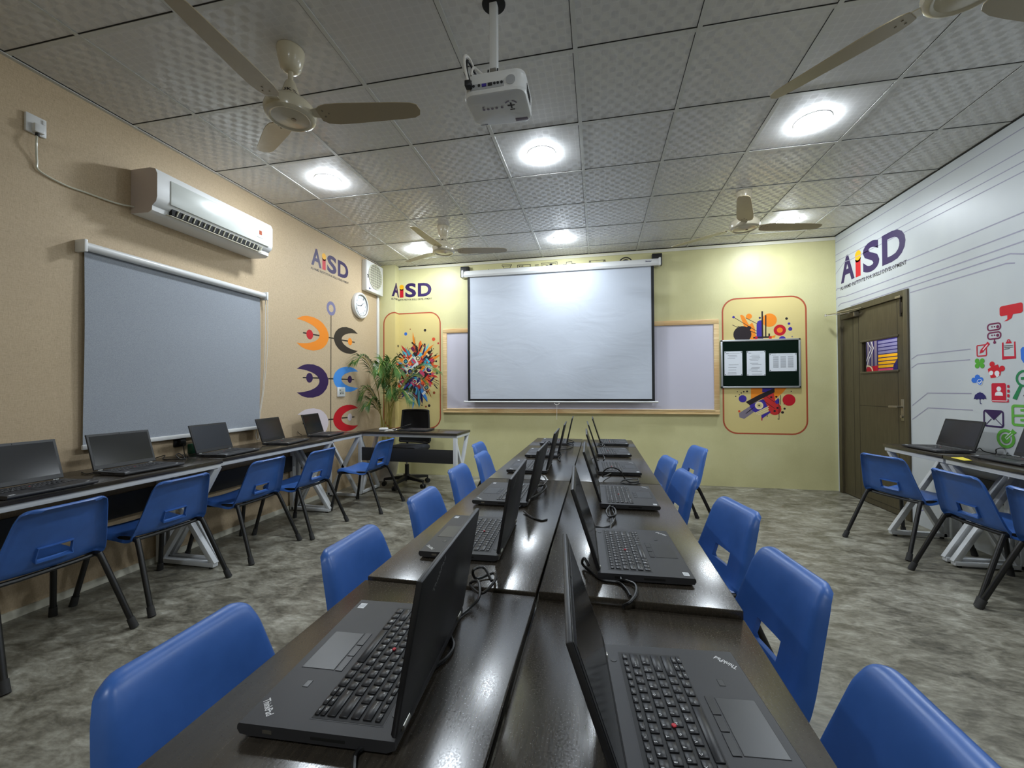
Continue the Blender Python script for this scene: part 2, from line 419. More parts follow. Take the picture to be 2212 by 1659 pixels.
def fnF(s, b, h):
    d = -PIL_Y
    if abs(s-(PIL_X-d)) < 1e-4: return (PIL_X+h, PIL_Y-h, b)
    if abs(s-PIL_X) < 1e-4: return (PIL_X+h, -h, b)
    if s < PIL_X-d: return (s+d, PIL_Y-h, b)
    if s < PIL_X: return (PIL_X+h, PIL_Y+(s-(PIL_X-d)), b)
    return (s, -h, b)
CUTF = (PIL_X+PIL_Y, PIL_X)
def uL(u, v): p = px(u, v, 0, XL); return (p.y, p.z)
def uR(u, v): p = px(u, v, 0, XR); return (-p.y, p.z)
def uF(u, v): p = px(u, v, 1, 0); return (p.x, p.z)
def logo(D, a0, b0, w):
    T = lambda k: a0+k*w
    h = 0.29*w
    D.text('A', T(0), b0, T(0.252), b0+h, 'ink_purple', 0.03); D.poly([(T(0.272), b0), (T(0.357), b0), (T(0.357), b0+0.17*w)]+[(T(0.3145)+0.05*w*math.cos(PI*k/6), b0+0.19*w-0.038*w*math.sin(PI*k/6)) for k in range(7)]+[(T(0.272), b0+0.17*w)], 'ink_red')
    D.circle((T(0.3145), b0+0.225*w), 0.052*w, 'ink_amber')
    D.text('S', T(0.397), b0-0.006*w, T(0.65), b0+h+0.01*w, 'ink_purple', 0.035, 4); D.text('D', T(0.69), b0, T(1), b0+h, 'ink_purple', 0.035, 4)
    D.text('AL-HAMD INSTITUTE FOR SKILLS DEVELOPMENT', T(-0.012), b0-0.074*w, T(1.01), b0-0.034*w, 'ink_text', 0.02, 1)
D = Decal(fnL); logo(D, -1.566, 2.592, 0.682); D.obj('printed_logo', wall_left)['label'] = 'purple, red and yellow lettered logo'
D = Decal(fnF); logo(D, -2.895, 2.552, 0.674); D.obj('printed_logo', wall_far, CUTF)['label'] = 'purple, red and yellow lettered logo'
D = Decal(fnR); logo(D, 0.105, 2.408, 1.02); D.obj('printed_logo', wall_right)['label'] = 'large purple, red and yellow lettered logo'
# crescents on the beige wall
D = Decal(fnL)
def crescent(cy, cz, rx, rz, sgn, m):
    ph = math.acos(-0.74); xt = -0.74*rx; xa = 0.47*rx; hh = rz*math.sin(ph)
    P = [(cy+sgn*rx*math.cos(a), cz+rz*math.sin(a)) for a in [(-ph+2*ph*k/30) for k in range(31)]]
    Q = [(cy+sgn*(xt+(xa-xt)*math.cos(a)), cz+hh*math.sin(a)) for a in [(PI/2-PI*k/20) for k in range(1, 20)]]
    n = len(P); k2 = len(Q); vs = P+Q; ring = Q[::-1]
    # strip between outer and inner arcs
    inner = [P[0]]+ring+[P[-1]]; outer = [P[int(round(i*(n-1)/(len(inner)-1)))] for i in range(len(inner))]
    vs = outer+inner; L = len(inner); fs = []
    for i in range(L-1):
        q = [i, i+1, L+i+1, L+i]
        if i == 0: q = [0, 1, L+1]
        elif i == L-2: q = [i, i+1, L+i]
        fs.append(tuple(q))
    D.tri(vs, fs, m)
D.line([uL(715, 676), uL(714.4, 935)], 0.013, 'ink_black')
D.ring((-1.222, 2.172), 0.044, 0.083, 'ink_slate')
for row, (l0, l1, l2, r0, r1, r2) in enumerate((((654.5, 718.5), (690, 725), (709, 729), (721, 731), (738, 734.5), (766, 739.5)), ((654, 815.5), (690, 816.6), (709, 818), (721, 818.3), (737, 819), (765, 820)), ((654, 915), (690, 911), (709, 906.5), (721, 905.3), (738, 903), (765.5, 900.5)))):
    D.line([uL(*l0), uL(*l1)], 0.015, 'ink_black'); D.line([uL(*l2), uL(*r0)], 0.015, 'ink_black'); D.line([uL(*r1), uL(*r2)], 0.015, 'ink_black')
for cy, cz, rx, rz, sg, m in ((-1.567, 1.832, 0.30, 0.186, 1, 'orange'), (-0.885, 1.832, 0.287, 0.166, -1, 'black'), (-1.567, 1.312, 0.295, 0.184, 1, 'indigo'), (-0.885, 1.345, 0.297, 0.158, -1, 'sky'), (-1.56, 0.835, 0.29, 0.178, 1, 'blush'), (-0.885, 0.862, 0.297, 0.165, -1, 'red')):
    crescent(cy, cz, rx, rz, sg, 'ink_'+m)
for (u, v), m, r in (((669, 722.5), 'red', 0.053), ((756, 738), 'orange', 0.045), ((668.5, 816), 'indigo', 0.053), ((755.5, 819.5), 'indigo', 0.046), ((755.5, 901), 'blush', 0.046), ((716, 957), 'navy', 0.045)):
    D.circle(uL(u, v), r, 'ink_'+m)
D.obj('crescent_print', wall_left)['label'] = 'coloured crescents along a dark stem'
# framed splash print, left of the screen
random.seed(7)
D = Decal(fnF, 0.00001)
def panel(D, s0, s1, z0, z1):
    o = D.rr(s0, z0, s1, z1, 0.16, 8); D.poly(o, 'ink_panel'); D.line(o, 0.018, 'ink_brick', True)
panel(D, -3.018, -2.09, 0.66, 2.315)
sc = Vector((-2.46, 1.49))
for k in range(34):
    a = random.uniform(0, 2*PI); r = random.uniform(0.3, 0.62); p = sc+Vector((math.cos(a)*r*0.62, math.sin(a)*r))
    D.circle(p, random.choice((0.008, 0.01, 0.014, 0.02)), random.choice(('ink_dark', 'ink_dark', 'ink_dark', 'ink_rust')), seg=10)
for p, r, m in (((-2.62, 2.02), 0.024, 'blue'), ((-2.19, 1.93), 0.026, 'coral'), ((-2.12, 1.87), 0.014, 'scarlet'), ((-2.725, 1.27), 0.036, 'coral'), ((-2.32, 0.74), 0.03, 'coral'), ((-2.32, 0.83), 0.025, 'dark')): D.circle(p, r, 'ink_'+m, seg=14)
def shard(p, a, L, w, m):
    d = Vector((math.cos(a), math.sin(a))); n = Vector((-d.y, d.x)); p = Vector(p)
    D.poly([tuple(p-n*w*0.5), tuple(p+d*L*0.6-n*w*0.42), tuple(p+d*L), tuple(p+d*L*0.7+n*w*0.5), tuple(p+n*w*0.4)], 'ink_'+m)
pal_up = ['cyan', 'teal', 'sky', 'coral', 'orange', 'scarlet', 'dark', 'navy']; pal_rt = ['coral', 'scarlet', 'pink', 'orange', 'dark', 'crimson']
pal_dn = ['teal', 'cyan', 'navy', 'dark', 'sky', 'pink', 'mauve']; pal_lf = ['pink', 'plum', 'coral', 'violet', 'teal', 'dark']
for k in range(170):
    a = random.uniform(0, 2*PI); q = random.uniform(0.02, 0.27)
    pal = pal_rt if math.cos(a) > 0.6 else pal_up if math.sin(a) > 0.2 else pal_dn if math.cos(a) > -0.3 else pal_lf
    L = random.uniform(0.10, 0.27)*(0.75+0.3*abs(math.sin(a)))
    shard(sc+Vector((math.cos(a)*q*0.75, math.sin(a)*q*1.15-0.02)), a+random.uniform(-0.35, 0.35), L, random.uniform(0.02, 0.065), random.choice(pal))
for k in range(90):
    p = sc+Vector((random.gauss(0, 0.12), random.gauss(-0.02, 0.16)))
    a = random.choice((0.75, 0.75, -0.8, 2.3))+random.uniform(-0.1, 0.1); L = random.uniform(0.03, 0.13); w = random.uniform(0.012, 0.05)
    d = Vector((math.cos(a), math.sin(a)))*L/2; n = Vector((-d.y, d.x)).normalized()*w/2
    D.poly([tuple(p-d-n), tuple(p+d-n), tuple(p+d+n), tuple(p-d+n)], 'ink_'+random.choice(['dark', 'navy', 'dark', 'plum', 'coral', 'teal', 'cream', 'pink', 'cyan', 'scarlet', 'white']))
for p, r in (((-2.62, 1.62), 0.045), ((-2.43, 1.66), 0.04), ((-2.26, 1.50), 0.055), ((-2.55, 1.47), 0.055), ((-2.3, 1.24), 0.045), ((-2.48, 1.33), 0.03)):
    D.circle(p, r, 'ink_cream', seg=18); D.circle(p, r*0.75, 'ink_dark', seg=18); D.circle(p, r*0.45, random.choice(('ink_pink', 'ink_cream', 'ink_violet', 'ink_teal')), seg=14)
for k in range(26):
    a = random.uniform(0, 2*PI); p0 = sc+Vector((math.cos(a)*0.2, math.sin(a)*0.26)); p1 = sc+Vector((math.cos(a)*random.uniform(0.28, 0.40), math.sin(a)*random.uniform(0.36, 0.52)))
    D.line([tuple(p0), tuple(p1)], 0.005, random.choice(('ink_dark', 'ink_rust', 'ink_orange')))
D.obj('splash_print', wall_far, CUTF)['label'] = 'multicoloured paint burst in a rounded brick red outline'
# framed abstract print behind the notice board
D = Decal(fnF)
panel(D, 1.622, 2.542, 0.655, 2.312)
q = lambda a, b_: uF(1540+a/4.881, 620+b_/4.881)
def zc(a, b_, r, m, seg=22): D.circle(q(a, b_), r/4.881/162*0.98, 'ink_'+m, seg=seg)
def zl(pts, w, m): D.line([q(*p) for p in pts], w/4.881/162, 'ink_'+m)
def zp(pts, m): D.poly([q(*p) for p in pts], 'ink_'+m)
zp([(285, 300), (305, 292), (330, 310), (380, 400), (415, 375), (440, 430), (460, 560), (400, 560), (330, 420)], 'orange')
zc(380, 310, 27, 'orange'); zl([(217, 318), (470, 470)], 5, 'dark'); zl([(345, 325), (470, 390)], 5, 'dark'); zl([(205, 400), (290, 440)], 5, 'dark'); zl([(260, 412), (460, 490)], 6, 'dark')
zc(217, 318, 12, 'violet'); zc(310, 500, 82, 'dark', 30); zc(380, 432, 20, 'dark')
zp([(460, 545), (460, 395), (470, 365), (490, 352), (510, 350), (525, 355), (530, 545)], 'violet')
zc(595, 350, 66, 'orange', 30); zl([(519, 255), (523, 530)], 14, 'dark'); zl([(557, 297), (557, 525)], 11, 'dark'); zl([(425, 535), (650, 525)], 16, 'dark'); zl([(593, 490), (593, 525)], 14, 'dark')
zp([(590, 520), (625, 518), (660, 505), (655, 530), (600, 545)], 'orange'); zp([(445, 520), (470, 520), (470, 548), (445, 548)], 'crimson'); zp([(590, 520), (620, 520), (620, 545), (590, 545)], 'scarlet')
zc(705, 455, 54, 'red', 30); zc(705, 455, 26, 'orange'); zc(494, 325, 10, 'navy'); zc(776, 333, 12, 'dark'); zc(802, 386, 12, 'violet'); zc(815, 442, 18, 'violet'); zc(732, 550, 30, 'violet'); zc(835, 523, 7, 'mauve')
zp([(400, 1060), (780, 1060), (740, 1110), (650, 1190), (400, 1180)], 'orange'); zp([(520, 1060), (650, 1060), (650, 1110), (520, 1110)], 'violet'); zp([(345, 1212), (480, 1140), (650, 1065), (650, 1110), (500, 1185), (390, 1248)], 'dark')
zp([(390, 1245), (530, 1180), (600, 1250), (450, 1325), (385, 1290)], 'violet'); zp([(275, 1330), (385, 1260), (430, 1320), (330, 1390), (280, 1375)], 'mauve'); zp([(530, 1170), (640, 1115), (655, 1190), (720, 1260), (700, 1310), (650, 1335), (600, 1310)], 'scarlet')
zc(652, 1287, 58, 'scarlet', 26); zp([(650, 1210), (690, 1165), (700, 1225), (670, 1235)], 'violet'); zc(487, 1249, 38, 'cream', 24); zc(487, 1249, 22, 'panel'); zc(487, 1249, 8, 'dark')
for dd in (0, 16, 32): zl([(440+dd, 1330+dd*0.6), (590, 1255+dd*1.5)], 5, 'cream'); zl([(345+dd*1.2, 1335-dd), (395+dd*1.2, 1300-dd)], 6, 'dark')
for a, b_, c in ((614, 1162, 10), (668, 1157, 10), (680, 1274, 10), (650, 1308, 11), (733, 1322, 13), (755, 1283, 10), (750, 1234, 5), (825, 1100, 5), (360, 1100, 9), (325, 1104, 7), (298, 1117, 6), (278, 1136, 5), (240, 1152, 6), (258, 1104, 4), (573, 1360, 5)): zc(a, b_, c, 'dark', 10)
zc(313, 1178, 36, 'violet'); zc(801, 1191, 56, 'red', 28); zc(277, 1310, 11, 'coral', 12); zl([(697, 1180), (697, 1395), (680, 1390)], 5, 'dark'); zl([(713, 1140), (713, 1240)], 5, 'dark'); zp([(510, 1350), (605, 1305), (605, 1325), (522, 1385), (522, 1405), (510, 1405)], 'violet'); zl([(515, 1375), (515, 1408)], 8, 'crimson')
zl([(560, 1150), (650, 1215)], 4, 'dark'); zl([(520, 1190), (650, 1280)], 4, 'dark')
D.obj('abstract_print', wall_far)['label'] = 'orange, violet and black shapes in a rounded brick red outline'
# small line icons over the screen
D = Decal(fnF, lift=0.0012)
k = lambda a, b_: uF(980+a/4.608, 530+b_/4.608)
def ol(pts, w=0.006, closed=True): D.line([k(*p) for p in pts], w, 'ink_dark', closed)
ol([(482, 195), (577, 190), (574, 203), (484, 208)]); ol([(490, 207), (568, 203), (560, 230), (505, 236)]); D.poly([k(500, 228), k(562, 224), k(556, 235), k(508, 238)], 'ink_dark')
ol([(636, 198), (763, 190), (763, 215), (636, 224)], 0.008); ol([(636, 224), (763, 217), (763, 240), (636, 247)], 0.008)
for i in range(3): D.circle(k(654+17*i, 209-1.2*i), 0.009, 'ink_dark', seg=8)
D.line([k(808, 198), k(848, 195)], 0.009, 'ink_dark'); D.line([k(808, 212), k(848, 209)], 0.009, 'ink_dark')
ol([(872, 180), (1030, 164), (1038, 240), (872, 250)]); ol([(886, 190), (1018, 178), (1024, 240), (886, 250)]); D.circle(k(968, 193), 0.02, 'ink_dark', seg=12); ol([(905, 225), (922, 200), (940, 200), (955, 222)], closed=False); D.circle(k(935, 210), 0.012, 'ink_dark', seg=8)
ol([(1082, 215), (1090, 190), (1120, 188), (1122, 168), (1175, 162), (1178, 183), (1212, 182), (1224, 205), (1224, 240), (1082, 250)]); ol([(1262, 195), (1275, 182), (1292, 184), (1298, 205)], closed=False)
ol([(1350, 155), (1508, 145), (1510, 190), (1350, 200)]); ol([(1363, 155), (1363, 195)], closed=False); ol([(1493, 147), (1493, 190)], closed=False)
for i in range(2): D.circle(k(1356, 163+14*i), 0.006, 'ink_dark', seg=8); D.circle(k(1501, 153+14*i), 0.006, 'ink_dark', seg=8)
c0 = k(1712, 185)
D.ring(c0, 0.075, 0.09, 'ink_dark', 16, 0.5, PI-0.5); D.ring(c0, 0.045, 0.06, 'ink_dark', 14, 0.5, PI-0.5)
D.line([k(347, 236), k(348, 246)], 0.008, 'ink_dark'); D.circle(k(405, 241), 0.008, 'ink_dark', seg=8)
D.obj('icon_strip_print', wall_far)['label'] = 'row of thin black line icons'
# circuit lines on the white wall
D = Decal(fnR, lift=0.0006)
Z5 = lambda a, b_: uR(1780+a/5.12, 440+b_/5.12)
W_ = 0.0095
def hl(a0, z, a1): return [(a0, z), (a1, z)]
D.line(hl(0.0, 2.918, 6.2), W_*0.8, 'ink_line'); D.line(hl(0.0, 2.772, 6.2), W_*0.8, 'ink_line'); D.line(hl(0.0, 2.695, 6.2), W_*0.8, 'ink_line')
D.line([Z5(110, 805), Z5(228, 642), (0.30, 2.63), (6.2, 2.63)], W_*0.8, 'ink_line')
D.line([Z5(112, 990), Z5(150, 940), Z5(190, 932), (1.1, 2.362), (6.2, 2.362)], W_, 'ink_line')
D.line([Z5(112, 1090), Z5(150, 1042), (0.2, 2.247), (3.2, 2.247), (3.5, 2.05)], W_, 'ink_line')
D.line([Z5(155, 1138), Z5(188, 1105), (0.3, 2.172), (2.6, 2.172), (2.9, 2.0)], W_, 'ink_line')
D.line([(0.28, 2.118), (2.09, 2.118), (2.17, 2.09), (2.5, 2.0)], W_, 'ink_line')
D.line([(1.17, 2.062), (2.06, 2.06), (2.12, 2.045)], W_, 'ink_line')
for pts in (((1969, 776), (1982, 767), (2097, 754)), ((1969, 795), (1982, 786), (2096, 777)), ((1971, 876), (2004, 849), (2099, 850)), ((1971, 906), (2005, 881), (2102, 886))):
    D.line([uR(*p) for p in pts], W_*0.8, 'ink_line')
D.line([uR(1985, 1105), uR(2010, 1096)], W_, 'ink_slate'); D.line([uR(2016, 1134), uR(2040, 1125)], W_, 'ink_slate')
D.obj('circuit_line_print', wall_right)['label'] = 'thin purple grey circuit lines'
# icons on the white wall
D = Decal(fnR, lift=0.0012)
z = lambda a, b_: uR(2080+a/4.879, 640+b_/4.879)
def P(pts, m): D.poly([z(*p) for p in pts], 'ink_'+m)
def LN(pts, w, m, closed=False): D.line([z(*p) for p in pts], w*0.7, 'ink_'+m, closed)
def RR(a0, b0, a1, b1, r, w, m, sk=0.0):
    x0, y0, x1, y1 = BB(a0, b0, a1, b1); D.line(D.rr(x0+w*0.3, y0+w*0.3, x1-w*0.3, y1-w*0.3, r*0.7), w*0.72, 'ink_'+m, True)
def CI(a, b_, r, m): D.circle(z(a, b_), r*0.62, 'ink_'+m, seg=20)
def BB(a0, b0, a1, b1):
    am, bm_ = (a0+a1)/2, (b0+b1)/2
    return z(a0, bm_)[0], z(am, b1)[1], z(a1, bm_)[0], z(am, b0)[1]
x0, y0, x1, y1 = BB(388, 85, 634, 192)
D.poly(D.rr(x0, y0, x1, y1, 0.016), 'ink_red'); P([(470, 190), (530, 185), (515, 230), (470, 258), (432, 266), (470, 240)], 'red')
RR(256, 282, 404, 362, 0.028, 0.014, 'plum'); RR(258, 374, 406, 454, 0.028, 0.014, 'plum')
for yy in (320, 410): CI(368, yy, 0.018, 'plum'); CI(334, yy, 0.009, 'plum'); CI(308, yy+2, 0.009, 'plum')
LN([(333, 455), (336, 485)], 0.012, 'plum'); CI(336, 486, 0.017, 'plum')
RR(146, 510, 254, 634, 0.012, 0.012, 'crimson'); P([(175, 606), (190, 560), (225, 585)], 'crimson'); LN([(200, 578), (275, 490)], 0.036, 'crimson'); LN([(212, 568), (262, 508)], 0.010, 'white')
P([(413, 490), (430, 485), (432, 632), (545, 630), (540, 480), (555, 474), (562, 655), (416, 668)], 'crimson'); P([(452, 498), (460, 478), (510, 474), (516, 494)], 'crimson'); D.ring(z(484, 470), 0.005, 0.012, 'ink_crimson', 18)
for i in range(3): LN([(438, 524+17*i), (530-(34 if i == 2 else 0), 516+17*i)], 0.006, 'dark')
P([(610, 560), (630, 535), (720, 520), (720, 730), (640, 700), (615, 660)], 'blue')
for a, b_ in ((152, 682), (206, 680), (152, 734), (206, 732)): CI(a, b_, 0.030, 'green')
P([(150, 680), (180, 690), (205, 680), (212, 705), (206, 735), (180, 725), (150, 735), (148, 705)], 'green')
CI(310, 716, 0.032, 'red'); CI(416, 760, 0.032, 'red'); P([(265, 768), (310, 738), (372, 718), (382, 745), (408, 775), (395, 836), (330, 860), (295, 862), (290, 830), (272, 800)], 'red'); CI(300, 808, 0.026, 'white'); CI(362, 812, 0.030, 'white'); P([(345, 830), (392, 835), (360, 856)], 'white')
CI(155, 855, 0.034, 'blue'); CI(116, 884, 0.030, 'blue'); CI(196, 876, 0.026, 'blue'); P([(110, 885), (200, 880), (200, 908), (112, 912)], 'blue'); CI(180, 906, 0.037, 'white'); CI(180, 906, 0.031, 'blue'); LN([(165, 906), (177, 918), (198, 896)], 0.010, 'white')
x0, y0, x1, y1 = BB(305, 915, 482, 1118)
D.poly(D.rr(x0, y0, x0+(x1-x0)*0.86, y1, 0.012), 'ink_crimson'); LN([(312, 1108), (480, 1112), (480, 1085)], 0.012, 'crimson'); LN([(312, 1101), (466, 1104)], 0.006, 'white')
CI(382, 976, 0.028, 'white'); P([(340, 1046), (345, 1018), (365, 1004), (400, 1004), (422, 1020), (426, 1048)], 'white')
for i in range(3):
    x0, y0, x1, y1 = BB(470, 935+48*i, 494, 965+50*i); D.poly(D.rr(x0, y0, x1, y1, 0.005), 'ink_crimson')
P([(118, 1086), (130, 1040), (160, 1018), (184, 1012), (215, 1022), (242, 1050), (250, 1086), (235, 1078), (218, 1088), (200, 1080), (184, 1090), (166, 1080), (150, 1090), (134, 1080)], 'navy'); LN([(183, 1005), (184, 1120), (190, 1134), (202, 1132)], 0.007, 'navy')
D.ring(z(650, 866), 0.042, 0.057, 'ink_forest', 30); LN([(614, 866), (700, 858)], 0.026, 'forest'); P([(602, 932), (634, 938), (570, 1092), (526, 1076)], 'forest'); LN([(652, 1040), (640, 1052)], 0.006, 'dark')
RR(220, 1200, 434, 1378, 0.022, 0.016, 'indigo'); P([(235, 1210), (425, 1210), (328, 1305)], 'indigo'); LN([(232, 1366), (305, 1290)], 0.007, 'indigo'); LN([(348, 1292), (426, 1372)], 0.007, 'indigo')
RR(518, 1146, 760, 1372, 0.02, 0.024, 'leaf'); LN([(516, 1258), (760, 1258)], 0.022, 'leaf'); LN([(610, 1200), (720, 1198)], 0.022, 'leaf'); LN([(610, 1306), (720, 1304)], 0.022, 'leaf')
c0 = z(455, 1500); D.ring(c0, 0.046, 0.066, 'ink_leaf', 32); D.circle(c0, 0.032, 'ink_leaf'); LN([(455, 1500), (545, 1420)], 0.028, 'white'); LN([(458, 1497), (548, 1418)], 0.015, 'leaf'); P([(508, 1426), (530, 1396), (540, 1416), (572, 1436), (545, 1456), (520, 1450)], 'leaf')
D.obj('icon_print', wall_right)['label'] = 'red, green, blue and purple icons'
# ------------------------------------------------------------------ door in the white wall
door = tag(empty('door_1', (XR, (DY0+DY1)/2, 0)), 'olive brown panelled door with a small glass pane in the white wall', 'door', kind='structure')
def wobj(b, name, parent):
    """mesh given in world coordinates, child of an (unrotated) root"""
    o = b.obj(name, parent); o.matrix_parent_inverse = Matrix.Translation(-parent.location) if parent.rotation_euler.z == 0 else (Matrix.Translation(parent.location) @ Matrix.Rotation(parent.rotation_euler.z, 4, 'Z')).inverted()
    return o
b = MB()
for y in (DY0+0.03, DY1-0.03): b.box((XR+0.04, y, DZ/2), (0.11, 0.06, DZ), 'olive_brown_paint', 0.004)
b.box((XR+0.04, (DY0+DY1)/2, DZ-0.03), (0.109, DY1-DY0-0.119, 0.06), 'olive_brown_paint')
wobj(b, 'door_frame', door)
L0, L1, LZ = DY0+0.062, DY1-0.062, DZ-0.063
W0, W1, WZ0, WZ1 = -0.985, -0.452, 1.376, 1.692
b = MB(); xm, th = XR+0.03, 0.04
b.box((xm, (L0+L1)/2, (0.008+WZ0)/2), (th, L1-L0, WZ0-0.008), 'olive_brown_paint')
b.box((xm, (L0+L1)/2, (WZ1+LZ)/2), (th, L1-L0, LZ-WZ1), 'olive_brown_paint')
b.box((xm, (L0+W0)/2, (WZ0+WZ1)/2), (th, W0-L0, WZ1-WZ0), 'olive_brown_paint'); b.box((xm, (L1+W1)/2, (WZ0+WZ1)/2), (th, L1-W1, WZ1-WZ0), 'olive_brown_paint')
for y in (-0.40, -0.985, -0.30): b.box((xm-0.0202, y, 1.03), (0.001, 0.006, 2.0), 'door_groove')
for zz in (1.02, 1.705, 0.06): b.box((xm-0.0203, (-0.40-0.985)/2, zz), (0.001, 0.585, 0.006), 'door_groove')
for (c, d) in (((xm-0.024, (W0+W1)/2, WZ1+0.008), (0.012, W1-W0+0.04, 0.02)), ((xm-0.024, (W0+W1)/2, WZ0-0.008), (0.012, W1-W0+0.04, 0.02))): b.box(c, d, 'olive_brown_paint', 0.003)
leaf = wobj(b, 'door_leaf', door)
b = MB(); b.box((xm, (W0+W1)/2, (WZ0+WZ1)/2), (0.005, W1-W0, WZ1-WZ0), 'clear_glass'); wobj(b, 'glass_pane', door)
b = MB(); b.box((xm-0.024, -1.045, 1.0), (0.006, 0.04, 0.2), 'dull_metal', 0.002); b.cyl((xm-0.02, -1.045, 1.03), (xm-0.07, -1.045, 1.03), 0.009, 'dull_metal'); b.bar((xm-0.066, -1.05, 1.03), (xm-0.066, -0.93, 1.028), 0.016, 0.02, 'dull_metal', bevel=0.004); b.cyl((xm-0.026, -1.045, 0.94), (xm-0.04, -1.045, 0.94), 0.014, 'dull_metal')
wobj(b, 'door_handle', door)
b = MB(); b.box((xm-0.045, -0.29, 2.005), (0.055, 0.24, 0.055), 'dark_metal', 0.006); b.box((xm-0.046, -0.40, 2.005), (0.05, 0.03, 0.05), 'dull_metal', 0.004)
b.bar((xm-0.05, -0.30, 2.04), (XR-0.16, -0.10, 2.045), 0.022, 0.006, 'steel'); b.bar((XR-0.16, -0.10, 2.052), (XR-0.02, -0.52, 2.055), 0.02, 0.006, 'steel'); b.cyl((XR-0.16, -0.10, 2.038), (XR-0.16, -0.10, 2.062), 0.012, 'steel')
wobj(b, 'door_closer', door)
b = MB(); b.cyl((xm-0.03, -1.045, 1.87), (xm-0.03, -1.045, 2.045), 0.008, 'dark_metal'); b.box((xm-0.026, -1.045, 1.95), (0.01, 0.045, 0.1), 'dark_metal', 0.003); b.box((XR-0.018, -1.045, 2.05), (0.012, 0.07, 0.022), 'dull_metal', 0.003)
wobj(b, 'door_bolt', door)
# corridor wall seen through the pane
b = MB(); b.box((3.75, -0.2, 1.5), (0.1, 5.0, 3.0), 'plain_back_wall'); tag(b.obj('wall_corridor'), 'corridor wall seen through the door pane', 'wall', kind='structure')
b = MB(); b.box((3.35, -0.2, -0.05), (0.7, 5.0, 0.1), 'mottled_concrete'); tag(b.obj('floor_corridor'), 'corridor floor beyond the door', 'floor', kind='structure')
PX = 3.69
b = MB(); b.box((PX, 0.725, 1.557), (0.012, 1.07, 0.58), 'ink_navy')
post = tag(b.obj('wall_poster'), 'purple and yellow striped poster in the corridor, seen through the door pane', 'poster')
D = Decal(lambda a, b_, h: (PX-0.006-h, 0.37-a, 1.81+(b_-1.85)*0.72))
for kx in range(22):
    D.poly([(-0.88+kx*0.025, 1.11), (-0.855+kx*0.025, 1.11), (-0.855+kx*0.025, 1.89), (-0.88+kx*0.025, 1.89)], 'ink_'+('mauve' if kx % 3 else 'navy'))
D.poly([(-0.88, 1.11), (-0.34, 1.11), (-0.34, 1.42), (-0.88, 1.36)], 'ink_crimson')
D.line([(-0.55, 1.88), (-0.47, 1.74), (-0.58, 1.5), (-0.62, 1.36)], 0.012, 'ink_white'); D.line([(-0.47, 1.87), (-0.42, 1.74), (-0.53, 1.52), (-0.58, 1.36)], 0.012, 'ink_white'); D.ring((-0.55, 1.32), 0.09, 0.115, 'ink_cream', 28)
for i in range(11):
    zz = 1.85-0.062*i; cc = 'slate' if i < 4 else 'amber' if i < 8 else 'pink'
    D.poly([(-0.33, zz-0.046), (0.17, zz-0.046), (0.17, zz), (-0.33, zz)], 'ink_'+cc)
D.poly([(-0.08, 1.12), (-0.05, 1.4), (0.03, 1.52), (0.12, 1.4), (0.17, 1.3), (0.17, 1.12)], 'ink_navy')
D.obj('poster_print', post)

# ------------------------------------------------------------------ things on the beige wall
# air conditioner
AY0, AY1, AL = -3.345, -2.36, 0.985
ac = thing('air_conditioner', 'white split air conditioner high on the beige wall above the grey blind', 'air conditioner', (XL, (AY0+AY1)/2, 2.4))
prof = [(0.002, 2.405), (0.15, 2.40), (0.178, 2.415), (0.182, 2.445), (0.214, 2.47), (0.222, 2.50), (0.222, 2.655), (0.205, 2.688), (0.16, 2.70), (0.002, 2.70)]
b = MB(); b.prism([(XL+d, AY0, z_) for d, z_ in prof], (0, AL, 0), 'white_plastic')
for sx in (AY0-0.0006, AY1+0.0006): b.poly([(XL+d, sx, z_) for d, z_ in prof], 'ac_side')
wobj(b, 'housing', ac)
b = MB(); b.box((XL+0.222, (AY0+AY1)/2+0.02, 2.562), (0.012, AL-0.13, 0.165), 'ac_panel', 0.005); fp = wobj(b, 'front_panel', ac)
b = MB(); b.box((XL+0.192, (AY0+AY1)/2-0.01, 2.443), (0.028, AL-0.24, 0.042), 'vent_dark'); wobj(b, 'air_outlet', ac)
for i in range(19):
    y = AY0+0.14+i*(AL-0.26)/18; b = MB(); b.bar((XL+0.203, y, 2.424), (XL+0.21, y+0.012, 2.464), 0.004, 0.02, 'ivory_plastic', up=(1, 0, 0)); wobj(b, 'outlet_vane', ac)
b = MB(); b.box((XL+0.195, (AY0+AY1)/2-0.01, 2.415), (0.05, AL-0.2, 0.006), 'ivory_plastic', 0.002, Matrix.Rotation(0.25, 3, 'Y')); wobj(b, 'louvre_flap', ac)
b = MB(); b.box((XL+0.229, -2.505, 2.565), (0.004, 0.06, 0.075), 'white_plastic', 0.001); b.box((XL+0.2315, -2.503, 2.57), (0.002, 0.028, 0.036), 'ink_rust'); wobj(b, 'display', ac)
b = MB(); b.tube(bez([(XL+0.03, -3.835, 2.63), (XL+0.035, -3.84, 2.58), (XL+0.014, -3.825, 2.50), (XL+0.01, -3.812, 2.45), (XL+0.01, -3.70, 2.425), (XL+0.012, -3.60, 2.427), (XL+0.02, -3.45, 2.43), (XL+0.03, -3.347, 2.447)]), 0.0055, 'ivory_plastic', 6)
wobj(b, 'power_cord', ac)
sk = thing('power_socket', 'white wall socket with plug near the ceiling on the beige wall', 'socket', (XL, -3.83, 2.69))
b = MB(); b.box((XL+0.009, -3.83, 2.695), (0.018, 0.088, 0.104), 'white_plastic', 0.005); wobj(b, 'face_plate', sk)
b = MB(); b.box((XL+0.03, -3.83, 2.672), (0.036, 0.046, 0.05), 'white_plastic', 0.008); b.cyl((XL+0.032, -3.833, 2.65), (XL+0.032, -3.835, 2.63), 0.009, 'dark_plastic'); wobj(b, 'plug', sk)
